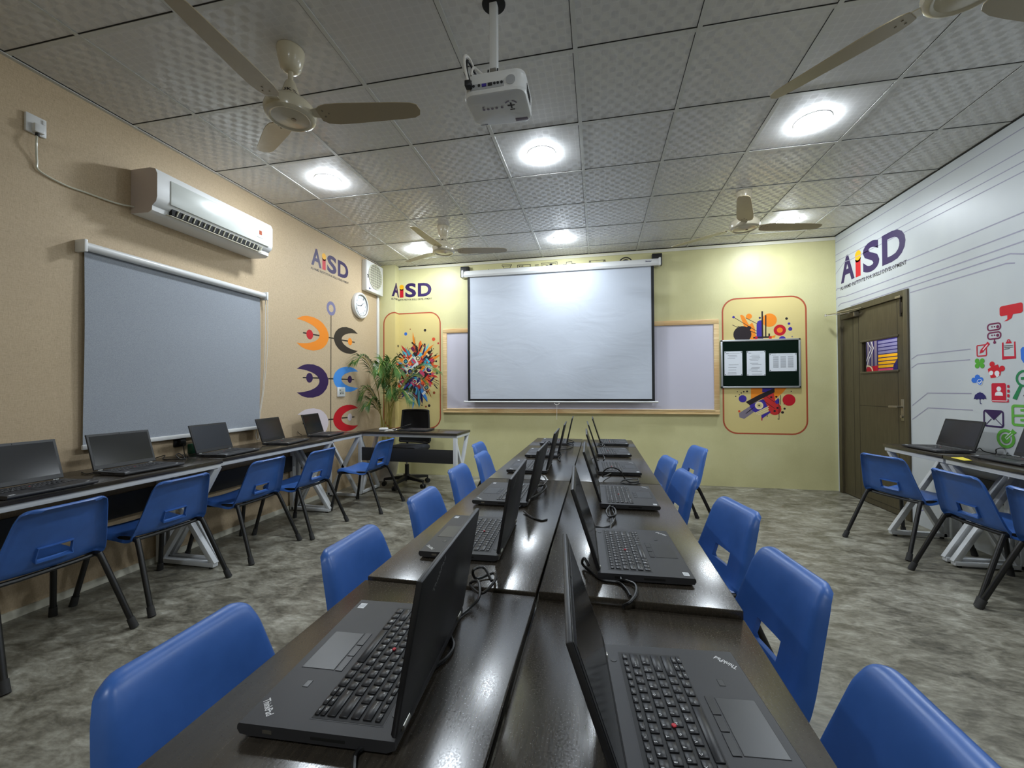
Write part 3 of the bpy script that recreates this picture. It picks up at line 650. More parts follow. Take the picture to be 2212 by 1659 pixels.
b = MB(); b.box((XL+0.02, -3.80, 2.725), (0.006, 0.014, 0.022), 'white_plastic', 0.002); wobj(b, 'rocker_switch', sk)
# roller blind
bl = thing('roller_blind', 'large grey roller blind pulled down on the beige wall', 'blind', (XL, -2.95, 0.86))
b = MB(); b.cyl((XL+0.045, -3.625, 2.088), (XL+0.045, -2.268, 2.088), 0.026, 'white_plastic', seg=20); wobj(b, 'roller_tube', bl)
for y in (-3.637, -2.256):
    b = MB(); b.box((XL+0.04, y, 2.085), (0.08, 0.018, 0.075), 'white_plastic', 0.004); wobj(b, 'bracket', bl)
b = MB(); n = 14
for i in range(n):
    z0, z1 = 0.885+(2.07-0.885)*i/n, 0.885+(2.07-0.885)*(i+1)/n
    f = lambda z_: XL+0.028+0.004*math.sin(z_*5)
    b.poly([(f(z0), -3.612, z0), (f(z0), -2.288, z0), (f(z1), -2.288, z1), (f(z1), -3.612, z1)], 'grey_blind_fabric', True)
bmesh.ops.remove_doubles(b.bm, verts=b.bm.verts, dist=1e-5); bmesh.ops.solidify(b.bm, geom=b.bm.faces[:], thickness=0.002); wobj(b, 'blind_fabric', bl)
b = MB(); b.box((XL+0.03, -2.95, 0.872), (0.016, 1.342, 0.03), 'white_plastic', 0.005); wobj(b, 'bottom_bar', bl)
b = MB(); b.tube(bez([(XL+0.05, -2.252, 2.07), (XL+0.045, -2.25, 1.6), (XL+0.03, -2.262, 1.2), (XL+0.02, -2.30, 0.95), (XL+0.02, -2.325, 0.80), (XL+0.03, -2.30, 0.77), (XL+0.02, -2.285, 0.95), (XL+0.03, -2.25, 1.2), (XL+0.06, -2.238, 1.6), (XL+0.065, -2.243, 2.07)]), 0.003, 'cable_white', 5); wobj(b, 'bead_chain', bl)
# exhaust fan
ef = thing('exhaust_fan', 'square white exhaust fan under the ceiling in the far left corner', 'exhaust fan', (XL, -0.37, 2.55))
b = MB(); b.box((XL+0.038, -0.37, 2.745), (0.076, 0.43, 0.41), 'white_plastic', 0.012); wobj(b, 'housing', ef)
b = MB(); b.lathe([(0.0, 0.0775), (0.165, 0.0775)], (XL, -0.372, 2.765), 'vent_dark', 32, 'x'); wobj(b, 'dark_opening', ef)
b = MB()
for i in range(13):
    y = -0.372-0.156+i*0.026; hh = math.sqrt(max(0.0, 0.166**2-(y+0.372)**2))
    b.box((XL+0.081, y, 2.765), (0.005, 0.009, 2*hh), 'ivory_plastic')
for i in range(10):
    zz = 2.765-0.15+i*0.0333; hh = math.sqrt(max(0, 0.166**2-(zz-2.765)**2)); b.box((XL+0.0825, -0.372, zz), (0.003, 2*hh, 0.005), 'ivory_plastic')
b.lathe([(0.163, 0.078), (0.163, 0.085), (0.172, 0.085), (0.172, 0.078)], (XL, -0.372, 2.765), 'ivory_plastic', 32, 'x')
wobj(b, 'grille', ef)
D = Decal(lambda a, b_, h: (XL+0.0765+h, a, b_)); D.circle((-0.52, 2.575), 0.012, 'ink_navy', seg=12); D.text('SK', -0.505, 2.57, -0.475, 2.582, 'ink_navy', 0.02); D.poly([(-0.575, 2.74), (-0.54, 2.735), (-0.54, 2.75), (-0.575, 2.755)], 'ink_dark'); D.poly([(-0.565, 2.71), (-0.545, 2.706), (-0.545, 2.732), (-0.565, 2.735)], 'ink_dark')
o = D.obj('maker_mark', ef); o.matrix_parent_inverse = Matrix.Translation(-ef.location)
# wall clock
wc = thing('wall_clock', 'round white wall clock below the exhaust fan', 'clock', (XL, -0.648, 2.318))
b = MB(); b.lathe([(0.0, 0.002), (0.168, 0.002), (0.172, 0.02), (0.166, 0.042), (0.150, 0.05), (0.140, 0.044), (0.136, 0.03)], (XL, -0.648, 2.318), 'white_plastic', 40, 'x'); wobj(b, 'rim', wc)
b = MB(); b.lathe([(0.141, 0.0445), (0.136, 0.047), (0.132, 0.041)], (XL, -0.648, 2.318), 'steel', 40, 'x'); wobj(b, 'inner_ring', wc)
b = MB(); b.lathe([(0.0, 0.031), (0.138, 0.031)], (XL, -0.648, 2.318), 'paper_white', 36, 'x'); face = wobj(b, 'dial', wc)
D = Decal(lambda a, b_, h: (XL+0.0312+h, -0.648+a, 2.318+b_))
for i in range(1, 13):
    a = PI/2-i*PI/6; c_, s_ = math.cos(a)*0.105, math.sin(a)*0.105; w_ = 0.011 if i < 10 else 0.017
    D.text(str(i), c_-w_*0.7, s_-0.013, c_+w_*0.7, s_+0.013, 'ink_dark', 0.0, 1)
o = D.obj('numerals', wc); o.matrix_parent_inverse = Matrix.Translation(-wc.location)
b = MB()
for a, L, w_ in ((PI/2-2*PI*(1.72/12), 0.06, 0.010), (PI/2-2*PI*(44/60), 0.085, 0.007)):
    b.bar((XL+0.034, -0.648-0.012*math.cos(a), 2.318-0.012*math.sin(a)), (XL+0.034, -0.648+L*math.cos(a), 2.318+L*math.sin(a)), 0.002, w_, 'dark_plastic', up=(1, 0, 0))
b.cyl((XL+0.032, -0.648, 2.318), (XL+0.037, -0.648, 2.318), 0.006, 'dark_plastic'); wobj(b, 'hands', wc)
# conduit + box, thermometer
cd = thing('cable_conduit', 'white vertical cable conduit in the far left corner below the exhaust fan', 'conduit', (XL, -0.19, 1.5))
b = MB(); b.box((XL+0.012, -0.19, 2.05), (0.024, 0.036, 0.98), 'white_plastic', 0.003); wobj(b, 'trunking', cd)
b = MB(); b.box((XL+0.022, -0.235, 1.535), (0.044, 0.13, 0.09), 'white_plastic', 0.006); b.box((XL+0.046, -0.215, 1.54), (0.006, 0.03, 0.04), 'ivory_plastic', 0.002); wobj(b, 'outlet_box', cd)
tm = thing('thermometer', 'small white digital thermometer stuck on the blue crescent', 'thermometer', (XL, -1.04, 1.187))
b = MB(); b.box((XL+0.008, -1.04, 1.187), (0.016, 0.15, 0.115), 'white_plastic', 0.006); wobj(b, 'case', tm)
b = MB(); b.box((XL+0.0166, -1.04, 1.19), (0.0014, 0.11, 0.078), 'ac_panel'); wobj(b, 'display', tm)
D = Decal(lambda a, b_, h: (XL+0.0176+h, -1.04+a, 1.187+b_))
D.poly([(-0.045, 0.018), (-0.018, 0.018), (-0.018, 0.027), (-0.045, 0.027)], 'ink_dark'); D.poly([(-0.04, -0.004), (0.04, -0.004), (0.04, 0.002), (-0.04, 0.002)], 'ink_dark')
for i in range(4): D.poly([(-0.01+i*0.014, -0.024), (-0.003+i*0.014, -0.024), (0.001+i*0.014, -0.012), (-0.006+i*0.014, -0.012)], 'ink_dark')
D.poly([(-0.035, -0.026), (-0.02, -0.026), (-0.02, -0.012), (-0.035, -0.012)], 'ink_dark')
o = D.obj('readout', tm); o.matrix_parent_inverse = Matrix.Translation(-tm.location)
ws = thing('wall_socket', 'dark plug in the beige wall under the bottom bar of the blind', 'socket', (XL, -3.01, 0.80))
b = MB(); b.box((XL+0.006, -3.01, 0.825), (0.012, 0.09, 0.06), 'dark_plastic', 0.003); wobj(b, 'face_plate', ws)
b = MB(); b.box((XL+0.026, -3.01, 0.83), (0.03, 0.04, 0.034), 'dark_plastic', 0.005); wobj(b, 'plug', ws)

# ------------------------------------------------------------------ things on the yellow wall
wb = thing('whiteboard', 'wide pine framed whiteboard behind the projection screen', 'whiteboard', (-0.23, 0, 0.885))
B0, B1, BZ0, BZ1 = -2.04, 1.572, 0.885, 2.066
b = MB(); b.box(((B0+B1)/2, -0.012, (BZ0+BZ1)/2), (B1-B0-0.06, 0.016, BZ1-BZ0-0.06), 'board_lilac_white'); wobj(b, 'writing_surface', wb)
for c, d in ((((B0+B1)/2, -0.017, BZ0+0.03), (B1-B0, 0.034, 0.06)), (((B0+B1)/2, -0.017, BZ1-0.03), (B1-B0, 0.034, 0.06)), ((B0+0.03, -0.017, (BZ0+BZ1)/2), (0.06, 0.032, BZ1-BZ0-0.12)), ((B1-0.03, -0.017, (BZ0+BZ1)/2), (0.06, 0.032, BZ1-BZ0-0.12))):
    b = MB(); b.box(c, d, 'pine_wood', 0.006)
    o = wobj(b, 'frame_rail', wb)
b = MB(); b.box(((B0+B1)/2, -0.037, BZ0+0.052), (B1-B0-0.1, 0.008, 0.008), 'pine_wood', 0.003); b.box(((B0+B1)/2, -0.037, BZ0+0.008), (B1-B0, 0.01, 0.014), 'pine_wood', 0.003); wobj(b, 'pen_ledge', wb)
# projection screen
ps = thing('projection_screen', 'pulled down white projection screen with black borders in front of the whiteboard', 'projection screen', (-0.42, -0.1, 1.03))
b = MB(); SX0, SX1 = -1.70, 0.86
pr = [(-0.065, 2.755), (-0.125, 2.755), (-0.138, 2.78), (-0.128, 2.825), (-0.105, 2.845), (-0.075, 2.845), (-0.062, 2.82)]
b.prism([(SX0, y, z_) for y, z_ in pr], (SX1-SX0, 0, 0), 'white_plastic'); wobj(b, 'casing', ps)
for x in (SX0-0.012, SX1+0.012):
    b = MB(); b.box((x, -0.1, 2.80), (0.026, 0.085, 0.10), 'white_plastic', 0.008); wobj(b, 'end_cap', ps)
D = Decal(lambda a, b_, h: (a, -0.1345-h, b_)); D.text('Sonar', 0.70, 2.80, 0.775, 2.818, 'ink_navy', 0.02)
o = D.obj('maker_mark', ps); o.matrix_parent_inverse = Matrix.Translation(-ps.location)
b = MB(); NX, NZ = 40, 30; V = {}
random.seed(3)
def scr(x, z_):
    u = (x+0.42)/1.2; w_ = (2.755-z_)/1.7
    return -0.098-0.004*math.sin(9*(u*0.9+w_*0.8))*w_*(0.4+abs(u))-0.0018*math.sin(17*(u-w_*0.9)+1)*w_-0.003*math.sin(4*u+8*w_)
FX0, FX1, FZ0, FZ1 = -1.648, 0.803, 1.05, 2.76
for i in range(NX+1):
    for j in range(NZ+1):
        x = FX0+(FX1-FX0)*i/NX; z_ = FZ0+(FZ1-FZ0)*j/NZ; V[i, j] = b.bm.verts.new((x, scr(x, z_), z_))
iw, ib = b.mi('screen_white'), b.mi('screen_black')
for i in range(NX):
    for j in range(NZ):
        f = b.bm.faces.new((V[i, j], V[i+1, j], V[i+1, j+1], V[i, j+1])); f.smooth = True; f.material_index = iw
fab = wobj(b, 'screen_fabric', ps)
b = MB()
for x0, x1, z0, z1, sn in ((FX0, FX0+0.033, FZ0, FZ1, 1), (FX1-0.033, FX1, FZ0, FZ1, 1), (FX0+0.033, FX1-0.033, FZ0, FZ0+0.03, 0)):
    n = 30
    for k_ in range(n):
        if sn: q = [(x0, z0+(z1-z0)*k_/n), (x1, z0+(z1-z0)*k_/n), (x1, z0+(z1-z0)*(k_+1)/n), (x0, z0+(z1-z0)*(k_+1)/n)]
        else: q = [(x0+(x1-x0)*k_/n, z0), (x0+(x1-x0)*(k_+1)/n, z0), (x0+(x1-x0)*(k_+1)/n, z1), (x0+(x1-x0)*k_/n, z1)]
        b.poly([(x, scr(x, z_)-0.0025, z_) for x, z_ in q], 'screen_black')
wobj(b, 'black_border', ps)
b = MB(); b.cyl((-1.69, -0.1, 1.042), (0.83, -0.1, 1.042), 0.0105, 'white_plastic', seg=12)
for x in (-1.69, 0.83): b.lathe([(0, -0.012), (0.0125, -0.012), (0.0125, 0.012), (0, 0.012)], (x, -0.1, 1.042), 'white_plastic', 12, 'x')
wobj(b, 'bottom_bar', ps)
b = MB(); b.tube(bez([(-0.455, -0.104, 1.03), (-0.45, -0.11, 1.012), (-0.425, -0.112, 1.005), (-0.40, -0.11, 1.012), (-0.395, -0.104, 1.03)]), 0.003, 'cable_white', 5); b.cyl((-0.425, -0.112, 1.005), (-0.427, -0.112, 0.81), 0.0025, 'cable_white', seg=6); wobj(b, 'pull_cord', ps)
for x, l in ((-1.705, 'left'), (0.85, 'right')):
    b = MB(); b.box((x, -0.03, 2.85), (0.12, 0.06, 0.15), 'dark_plastic', 0.006)
    tag(b.obj('wall_bracket'), 'black wall bracket holding the %s end of the screen casing' % l, 'bracket')
# notice board
nb = thing('notice_board', 'dark green felt notice board in an aluminium frame on the yellow wall', 'notice board', (2.03, 0, 1.21))
N0, N1, NZ0, NZ1 = 1.592, 2.472, 1.212, 1.803
b = MB(); b.box(((N0+N1)/2, -0.012, (NZ0+NZ1)/2), (N1-N0-0.02, 0.018, NZ1-NZ0-0.02), 'dark_green_felt'); wobj(b, 'felt_panel', nb)
b = MB()
for c, d in ((((N0+N1)/2, -0.014, NZ0+0.011), (N1-N0, 0.026, 0.022)), (((N0+N1)/2, -0.014, NZ1-0.011), (N1-N0, 0.026, 0.022)), ((N0+0.011, -0.014, (NZ0+NZ1)/2), (0.022, 0.026, NZ1-NZ0)), ((N1-0.011, -0.014, (NZ0+NZ1)/2), (0.022, 0.026, NZ1-NZ0))): b.box(c, d, 'aluminium', 0.003)
wobj(b, 'frame', nb)
for x in (N0+0.026, N1-0.026):
    for zz in (NZ0+0.026, NZ1-0.026):
        b = MB(); sx = 1 if x < 2 else -1; sz = 1 if zz < 1.5 else -1
        pts = [(x-sx*0.02, -0.0225, zz-sz*0.02), (x+sx*0.03, -0.0225, zz-sz*0.02)]+[(x+sx*(0.03-0.035*math.sin(a)), -0.0225, zz+sz*(0.03-0.035*math.cos(a))-sz*0.015) for a in (0.5, 1.0)]+[(x-sx*0.02, -0.0225, zz+sz*0.03)]
        b.prism(pts, (0, -0.004, 0), 'aluminium'); wobj(b, 'corner_piece', nb)
for (x0, x1, z0, z1, lb) in ((1.632, 1.834, 1.366, 1.662, 'left of the three white notices pinned on the green board'), (1.884, 2.09, 1.362, 1.662, 'middle of the three white notices pinned on the green board'), (2.132, 2.428, 1.412, 1.626, 'wide landscape white notice at the right of the green board')):
    pn = thing('paper_notice', lb, 'notice', ((x0+x1)/2, -0.0215, z0), group='notices on the green board')
    b = MB(); b.box(((x0+x1)/2, -0.0222, (z0+z1)/2), (x1-x0, 0.0012, z1-z0), 'paper_white'); wobj(b, 'sheet', pn)
    D = Decal(lambda a, b_, h: (a, -0.0229-h, b_), lift=0.0002); w_ = x1-x0; hh = z1-z0
    D.poly([(x0+0.1*w_, z1-0.1*hh), (x0+0.24*w_, z1-0.1*hh), (x0+0.24*w_, z1-0.075*hh), (x0+0.1*w_, z1-0.075*hh)], 'print_grey'); D.poly([(x0+0.24*w_, z1-0.09*hh), (x0+0.86*w_, z1-0.09*hh), (x0+0.86*w_, z1-0.08*hh), (x0+0.24*w_, z1-0.08*hh)], 'print_grey')
    random.seed(int(x0*100)); land = w_ > hh
    for r in range(12 if land else 15):
        zz = z1-hh*(0.17+0.055*r)
        if random.random() < 0.3 and not land: continue
        for c_ in range(3 if land else 1):
            xa = x0+w_*(0.14+0.27*c_) if land else x0+w_*random.uniform(0.12, 0.28); xb = xa+w_*(0.2 if land else random.uniform(0.4, 0.6))
            D.poly([(xa, zz-0.0022), (xb, zz-0.0022), (xb, zz+0.0022), (xa, zz+0.0022)], 'print_grey')
    o = D.obj('print', pn); o.matrix_parent_inverse = Matrix.Translation(-pn.location)
    for x in (x0+0.009, x1-0.009):
        for zz in (z0+0.01, z1-0.01):
            b = MB(); b.cyl((x, -0.0225, zz), (x, -0.027, zz), 0.005, 'pin_dark', seg=8); wobj(b, 'push_pin', pn)

# ------------------------------------------------------------------ things on the ceiling
def lamp(x, y, label):
    t = thing('ceiling_light', label, 'ceiling light', (x, y, H), group='round ceiling lights')
    b = MB(); b.lathe([(0.098, 0.0), (0.108, 0.0), (0.107, -0.004), (0.098, -0.005)], (0, 0, 0), 'lamp_rim', 36); b.obj('rim', t)
    b = MB(); b.lathe([(0.099, -0.003), (0.098, -0.010), (0.088, -0.020), (0.06, -0.026), (0.0, -0.028)], (0, 0, 0), 'led_diffuser', 36); b.obj('diffuser', t)
for x, y, l in ((-2.135, -2.425, 'lit round ceiling light above the air conditioner side, nearer left of the room'), (-0.305, -2.425, 'lit round ceiling light just past the projector'), (1.525, -2.425, 'lit round ceiling light beside the near right ceiling fan'),
                (-2.135, -0.625, 'lit round ceiling light beside the far left ceiling fan'), (-0.305, -0.625, 'lit round ceiling light above the projection screen'), (2.10, -0.625, 'lit round ceiling light behind the far right ceiling fan'),
                (1.525, -4.255, 'added fill ceiling light on the right, unseen above the view'),  # unseen lamp added to fill the right side and near tables
                (-0.305, -6.085, 'added fill ceiling light at the back of the room, behind the camera')):  # unseen lamp added for ambient fill from the back
    lamp(x, y, l)
def fan(x, y, zb, blades, label, size=1.0):
    """zb: height of the blade plane"""
    t = thing('ceiling_fan', label, 'ceiling fan', (x, y, zb), group='cream three blade ceiling fans')
    h = H-zb
    b = MB(); b.lathe([(0.0, h), (0.066, h), (0.068, h-0.012), (0.062, h-0.05), (0.05, h-0.10), (0.034, h-0.115), (0.02, h-0.118), (0.0, h-0.118)], (0, 0, 0), 'fan_cream', 28); b.obj('canopy', t)
    b = MB(); b.cyl((0, 0, 0.13), (0, 0, h-0.1), 0.0125, 'fan_cream', seg=12); b.obj('downrod', t)
    b = MB(); b.lathe([(0.0, 0.175), (0.022, 0.175), (0.028, 0.165), (0.05, 0.09), (0.056, 0.07), (0.0, 0.07)], (0, 0, 0), 'fan_cream', 24); mk = b.obj('lower_canopy', t)
    D = Decal(lambda a, b_, hh: ((0.045+0.06*(0.165-b_)/0.3-0.008)*math.sin(a)*1.0, -(0.045+0.06*(0.165-b_)/0.3-0.008)*math.cos(a), b_))
    b = MB(); b.lathe([(0.0, 0.078), (0.06, 0.076), (0.10, 0.062), (0.122, 0.035), (0.126, 0.012), (0.12, -0.012), (0.104, -0.024), (0.098, -0.024), (0.09, -0.018), (0.03, -0.026), (0.0, -0.03)], (0, 0, 0), 'fan_cream', 36); b.lathe([(0.0, -0.031), (0.012, -0.03), (0.012, -0.026)], (0.02, 0, 0), 'dull_metal', 12); b.obj('motor_housing', t)
    # outline of one blade (length along +x), pitched
    up, dn = [(0.155, 0.045), (0.18, 0.064), (0.24, 0.072), (0.32, 0.070), (0.60, 0.052), (0.66, 0.046), (0.69, 0.030), (0.70, 0.0)], [(0.69, -0.032), (0.66, -0.044), (0.58, -0.050), (0.30, -0.058), (0.22, -0.056), (0.18, -0.046), (0.155, -0.03)]
    for a, tip in blades:
        R = Matrix.Rotation(math.radians(a), 3, 'Z') @ Matrix.Rotation(-math.radians(tip), 3, 'Y') @ Matrix.Rotation(math.radians(-9), 3, 'X') * size
        b = MB(); b.prism([R @ Vector((p, q_, 0.0)) for p, q_ in up+dn], R @ Vector((0, 0, 0.004)), 'fan_blade_tan'); bo = b.obj('blade', t)
        b = MB(); b.prism([R @ Vector((p, q_, 0.004)) for p, q_ in ((0.10, 0.02), (0.16, 0.032), (0.21, 0.03), (0.225, 0.0), (0.21, -0.03), (0.16, -0.032), (0.10, -0.02))], R @ Vector((0, 0, 0.004)), 'fan_cream')
        for p, q_ in ((0.185, 0.018), (0.185, -0.018), (0.212, 0.0)): b.cyl(R @ Vector((p, q_, 0.0)), R @ Vector((p, q_, -0.003)), 0.004, 'dull_metal', seg=6)
        b.obj('blade_arm', t)
    # SK mark on the lower canopy, facing the camera
    v = Vector((CX-x, CY-y)); ph = math.atan2(v.x, -v.y)
    D = Decal(lambda a, b_, hh: ((0.0285+0.0215*(0.165-b_)/0.075+0.0008+hh)*math.sin(ph+a), -(0.0285+0.0215*(0.165-b_)/0.075+0.0008+hh)*math.cos(ph+a), b_))
    D.text('SK', -0.75, 0.10, 0.12, 0.118, 'ink_dark', 0.02, 1); D.poly([(0.2, 0.108), (0.62, 0.108), (0.62, 0.112), (0.2, 0.112)], 'ink_dark'); D.poly([(0.25, 0.10), (0.7, 0.098), (0.7, 0.102), (0.25, 0.103)], 'ink_dark')
    D.obj('maker_mark', t)
    return t
fan(-1.465, -3.656, 2.655, ((6, -2), (-84, -2), (143, 9)), 'cream ceiling fan nearest on the left, over the beige wall tables')
fan(1.37, -3.82, 2.60, ((133, 0), (26, 2), (-104, 0)), 'cream ceiling fan cut off by the top right corner of the photo', 0.93)
fan(-1.546, -1.263, 2.735, ((11, 0), (-93, 0), (150, 2)), 'cream ceiling fan far on the left, near the yellow wall')
fan(1.42, -1.43, 2.68, ((-108, 0), (12, 0), (142, 0)), 'cream ceiling fan far on the right, one blade hanging towards the camera')
# projector
pj = thing('projector', 'white projector hanging from the ceiling on a pole', 'projector', (-0.345, -3.675, 2.51))
b = MB(); o_ = Decal(lambda a, b_, h: (a, b_, h))
out = o_.rr(-0.478, -3.785, -0.195, -3.565, 0.045, 6); o_.mb.bm.free()
lens_bulge = [(x, y+(0.014 if (y > -3.60 and x > -0.30) else 0)) for x, y in out]
def ring_at(z_, s): return [b.bm.verts.new((-0.336+(x+0.336)*s, -3.675+(y+3.675)*s, z_)) for x, y in lens_bulge]
lv = [(2.512, 0.0), (2.510, 0.90), (2.514, 0.965), (2.524, 0.995), (2.527, 0.985), (2.583, 0.985), (2.588, 1.0), (2.604, 0.97), (2.607, 0.9), (2.607, 0.0)]
prev = None; fs = []
for z_, s_ in lv:
    if s_ == 0.0: r_ = [b.bm.verts.new((-0.336, -3.675, z_))]
    else: r_ = ring_at(z_, s_)
    if prev:
        n = max(len(prev), len(r_))
        for k_ in range(n):
            q_ = []
            for v_ in (prev[k_ % len(prev)], prev[(k_+1) % len(prev)], r_[(k_+1) % len(r_)], r_[k_ % len(r_)]):
                if v_ not in q_: q_.append(v_)
            fs.append(b.bm.faces.new(q_))
    prev = r_
b._fin(fs, 'white_plastic', True); wobj(b, 'body', pj)
b = MB(); yb = -3.785; b.box((-0.362, yb+0.004, 2.556), (0.155, 0.004, 0.048), 'vent_dark'); b.box((-0.362, yb+0.002, 2.545), (0.15, 0.004, 0.025), 'aluminium')
for i, (x, m_) in enumerate(((-0.425, 'dark_plastic'), (-0.40, 'dark_plastic'), (-0.377, 'ink_violet'), (-0.35, 'dark_plastic'), (-0.33, 'dark_plastic'), (-0.315, 'dark_plastic'), (-0.298, 'dark_plastic'))):
    if i in (2, 3): b.box((x, yb-0.001, 2.548), (0.02, 0.004, 0.012), m_)
    else: b.cyl((x, yb+0.002, 2.55), (x, yb-0.002, 2.55), 0.006, m_, seg=10)
wobj(b, 'connector_panel', pj)
b = MB(); b.cyl((-0.258, yb+0.004, 2.556), (-0.258, yb-0.0015, 2.556), 0.021, 'aluminium', seg=18); wobj(b, 'speaker_grille', pj)
b = MB()
for i in range(8): b.box((-0.1965, -3.72+i*0.012, 2.556), (0.002, 0.005, 0.04), 'dark_plastic')
wobj(b, 'side_vents', pj)
D = Decal(lambda a, b_, h: (a, b_, 2.5098-h), lift=0.0006)
for i in range(5): D.circle((-0.405+i*0.02+(0.006 if i == 4 else 0), -3.685), 0.0065, 'ink_mauve', seg=10)
D.circle((-0.405, -3.70), 0.005, 'ink_mauve', seg=8)
D.line([(-0.292, -3.69), (-0.258, -3.69)], 0.007, 'ink_dark'); D.line([(-0.275, -3.708), (-0.275, -3.672)], 0.007, 'ink_dark')
D.ring((-0.275, -3.69), 0.026, 0.033, 'ink_mauve', 6, -2.5, -1.7); D.ring((-0.275, -3.69), 0.026, 0.033, 'ink_mauve', 6, -1.3, -0.4); D.poly([(-0.285, -3.665), (-0.262, -3.665), (-0.262, -3.660), (-0.285, -3.660)], 'ink_dark')
D.poly([(-0.45, -3.583), (-0.415, -3.583), (-0.415, -3.579), (-0.45, -3.579)], 'ink_dark')
o = D.obj('key_pad', pj); o.matrix_parent_inverse = Matrix.Translation(-pj.location)
b = MB(); b.box((-0.245, -3.585, 2.5125), (0.06, 0.022, 0.008), 'ink_mauve', 0.003); b.cyl((-0.245, -3.572, 2.552), (-0.245, -3.535, 2.552), 0.026, 'dark_plastic', seg=20); wobj(b, 'lens', pj)
b = MB(); b.box((-0.358, -3.68, 2.855), (0.036, 0.036, 0.36), 'white_plastic', 0.004); wobj(b, 'pole', pj)
b = MB(); b.lathe([(0.0, -0.004), (0.052, -0.004), (0.055, 0.0), (0.0, 0.0)], (-0.358, -3.68, H), 'vent_dark', 24); wobj(b, 'ceiling_collar', pj)
b = MB(); b.box((-0.358, -3.68, 2.655), (0.03, 0.05, 0.06), 'steel', 0.003); b.box((-0.345, -3.675, 2.622), (0.10, 0.09, 0.012), 'white_plastic', 0.003); b.box((-0.345, -3.675, 2.612), (0.05, 0.05, 0.02), 'white_plastic')
for sx in (-1, 1): b.cyl((-0.358+sx*0.022, -3.71, 2.64), (-0.358+sx*0.022, -3.70, 2.68), 0.004, 'dark_plastic', seg=6)
wobj(b, 'mount_bracket', pj)
b = MB(); b.box((-0.25, -3.70, 2.615), (0.075, 0.06, 0.022), 'white_plastic', 0.008); wobj(b, 'lamp_cover', pj)
b = MB(); b.box((-0.445, yb-0.012, 2.552), (0.028, 0.03, 0.026), 'dark_plastic', 0.003)
b.tube(bez([(-0.445, yb-0.02, 2.565), (-0.455, yb-0.03, 2.62), (-0.458, yb-0.02, 2.675), (-0.448, yb+0.02, 2.69), (-0.43, yb+0.06, 2.65), (-0.40, yb+0.09, 2.615)]), 0.006, 'cable_white', 7)
b.tube(bez([(-0.44, yb-0.014, 2.565), (-0.45, yb-0.02, 2.61), (-0.45, yb-0.012, 2.66), (-0.44, yb+0.03, 2.655), (-0.41, yb+0.08, 2.61)]), 0.006, 'cable_black', 7)
b.tube(bez([(-0.436, yb, 2.60), (-0.43, yb+0.02, 2.65), (-0.41, yb+0.07, 2.66), (-0.37, yb+0.10, 2.64)]), 0.005, 'cable_white', 7)
wobj(b, 'signal_cable', pj)
# ------------------------------------------------------------------ tables: board top on white X frames
def table(label, x, y, rz, L, Dp, top, group, cat='table', name='computer_table', overx=0.0):
    """local x along the length, y from the back (0) to the user side (Dp)"""
    t = thing(name, label, cat, (x, y, 0), rz, group)
    th = 0.025; zt = top-th
    b = MB(); b.box((0, Dp/2, top-th/2), (L, Dp, th), 'dark_wood_board', 0.0025); o = b.obj('table_top', t)
    fr = 0.03; x1 = L/2-0.03
    b = MB()
    for yy in (0.03, Dp-0.025): b.box((0, yy, zt-fr/2), (L-0.012, fr, fr), 'white_powder_coat', 0.003)
    for sx in (-1, 1): b.box((sx*(L/2-0.021), Dp/2, zt-fr/2), (fr, Dp-0.08, fr), 'white_powder_coat', 0.003)
    b.obj('top_frame', t)
    for sx in (-1, 1):
        b = MB(); b.box((sx*x1, 0.03, (zt-fr+0.012)/2), (0.04, 0.04, zt-fr-0.012), 'white_powder_coat', 0.003); b.obj('leg_post', t)
        b = MB(); b.box((sx*x1, Dp/2, 0.027), (0.04, Dp-0.05, 0.03), 'white_powder_coat', 0.003); b.obj('foot_rail', t)
        b = MB(); b.bar((sx*x1, 0.05, 0.045), (sx*x1, Dp-0.035, zt-fr), 0.038, 0.036, 'white_powder_coat', up=(1, 0, 0), bevel=0.003); b.obj('leg_brace', t)
        b = MB(); b.bar((sx*(x1-0.001), Dp-0.03, 0.03), (sx*(x1-0.001), 0.045, zt-0.10), 0.036, 0.034, 'white_powder_coat', up=(1, 0, 0), bevel=0.003); b.obj('leg_brace', t)
        for yy in (0.05, Dp-0.06):
            b = MB(); b.cyl((sx*x1, yy, 0), (sx*x1, yy, 0.014), 0.014, 'black_glide', seg=10); b.obj('foot_glide', t)
    b = MB(); b.box((0, 0.03, 0.475), (L-0.10, 0.014, 0.15), 'black_panel', 0.002); b.obj('modesty_panel', t)
    return t
SEAM = -0.041; T0 = 0.735
gc = 'tables of the double centre row'
cl = 'black topped table in the left centre row, '; cr = 'black topped table in the right centre row, '
for y0, y1, dz, nm in ((-5.77, -4.563, -0.004, 'nearest the camera'), (-4.553, -3.372, 0, 'second from the camera'), (-3.366, -2.075, 0, 'third from the camera'), (-2.07, -1.535, 0, 'short end piece farthest from the camera')):
    table(cl+nm, SEAM-0.001, (y0+y1)/2, PI/2, y1-y0, 0.436, T0+dz, gc)
for y0, y1, dz, nm in ((-5.77, -4.549, -0.0165, 'nearest the camera'), (-4.546, -3.365, 0, 'second from the camera'), (-3.359, -2.045, 0, 'third from the camera'), (-2.04, -1.575, 0, 'short end piece farthest from the camera')):
    table(cr+nm, SEAM+0.004, (y0+y1)/2, -PI/2, y1-y0, 0.442, T0+dz, gc)
gl = 'tables along the beige wall'
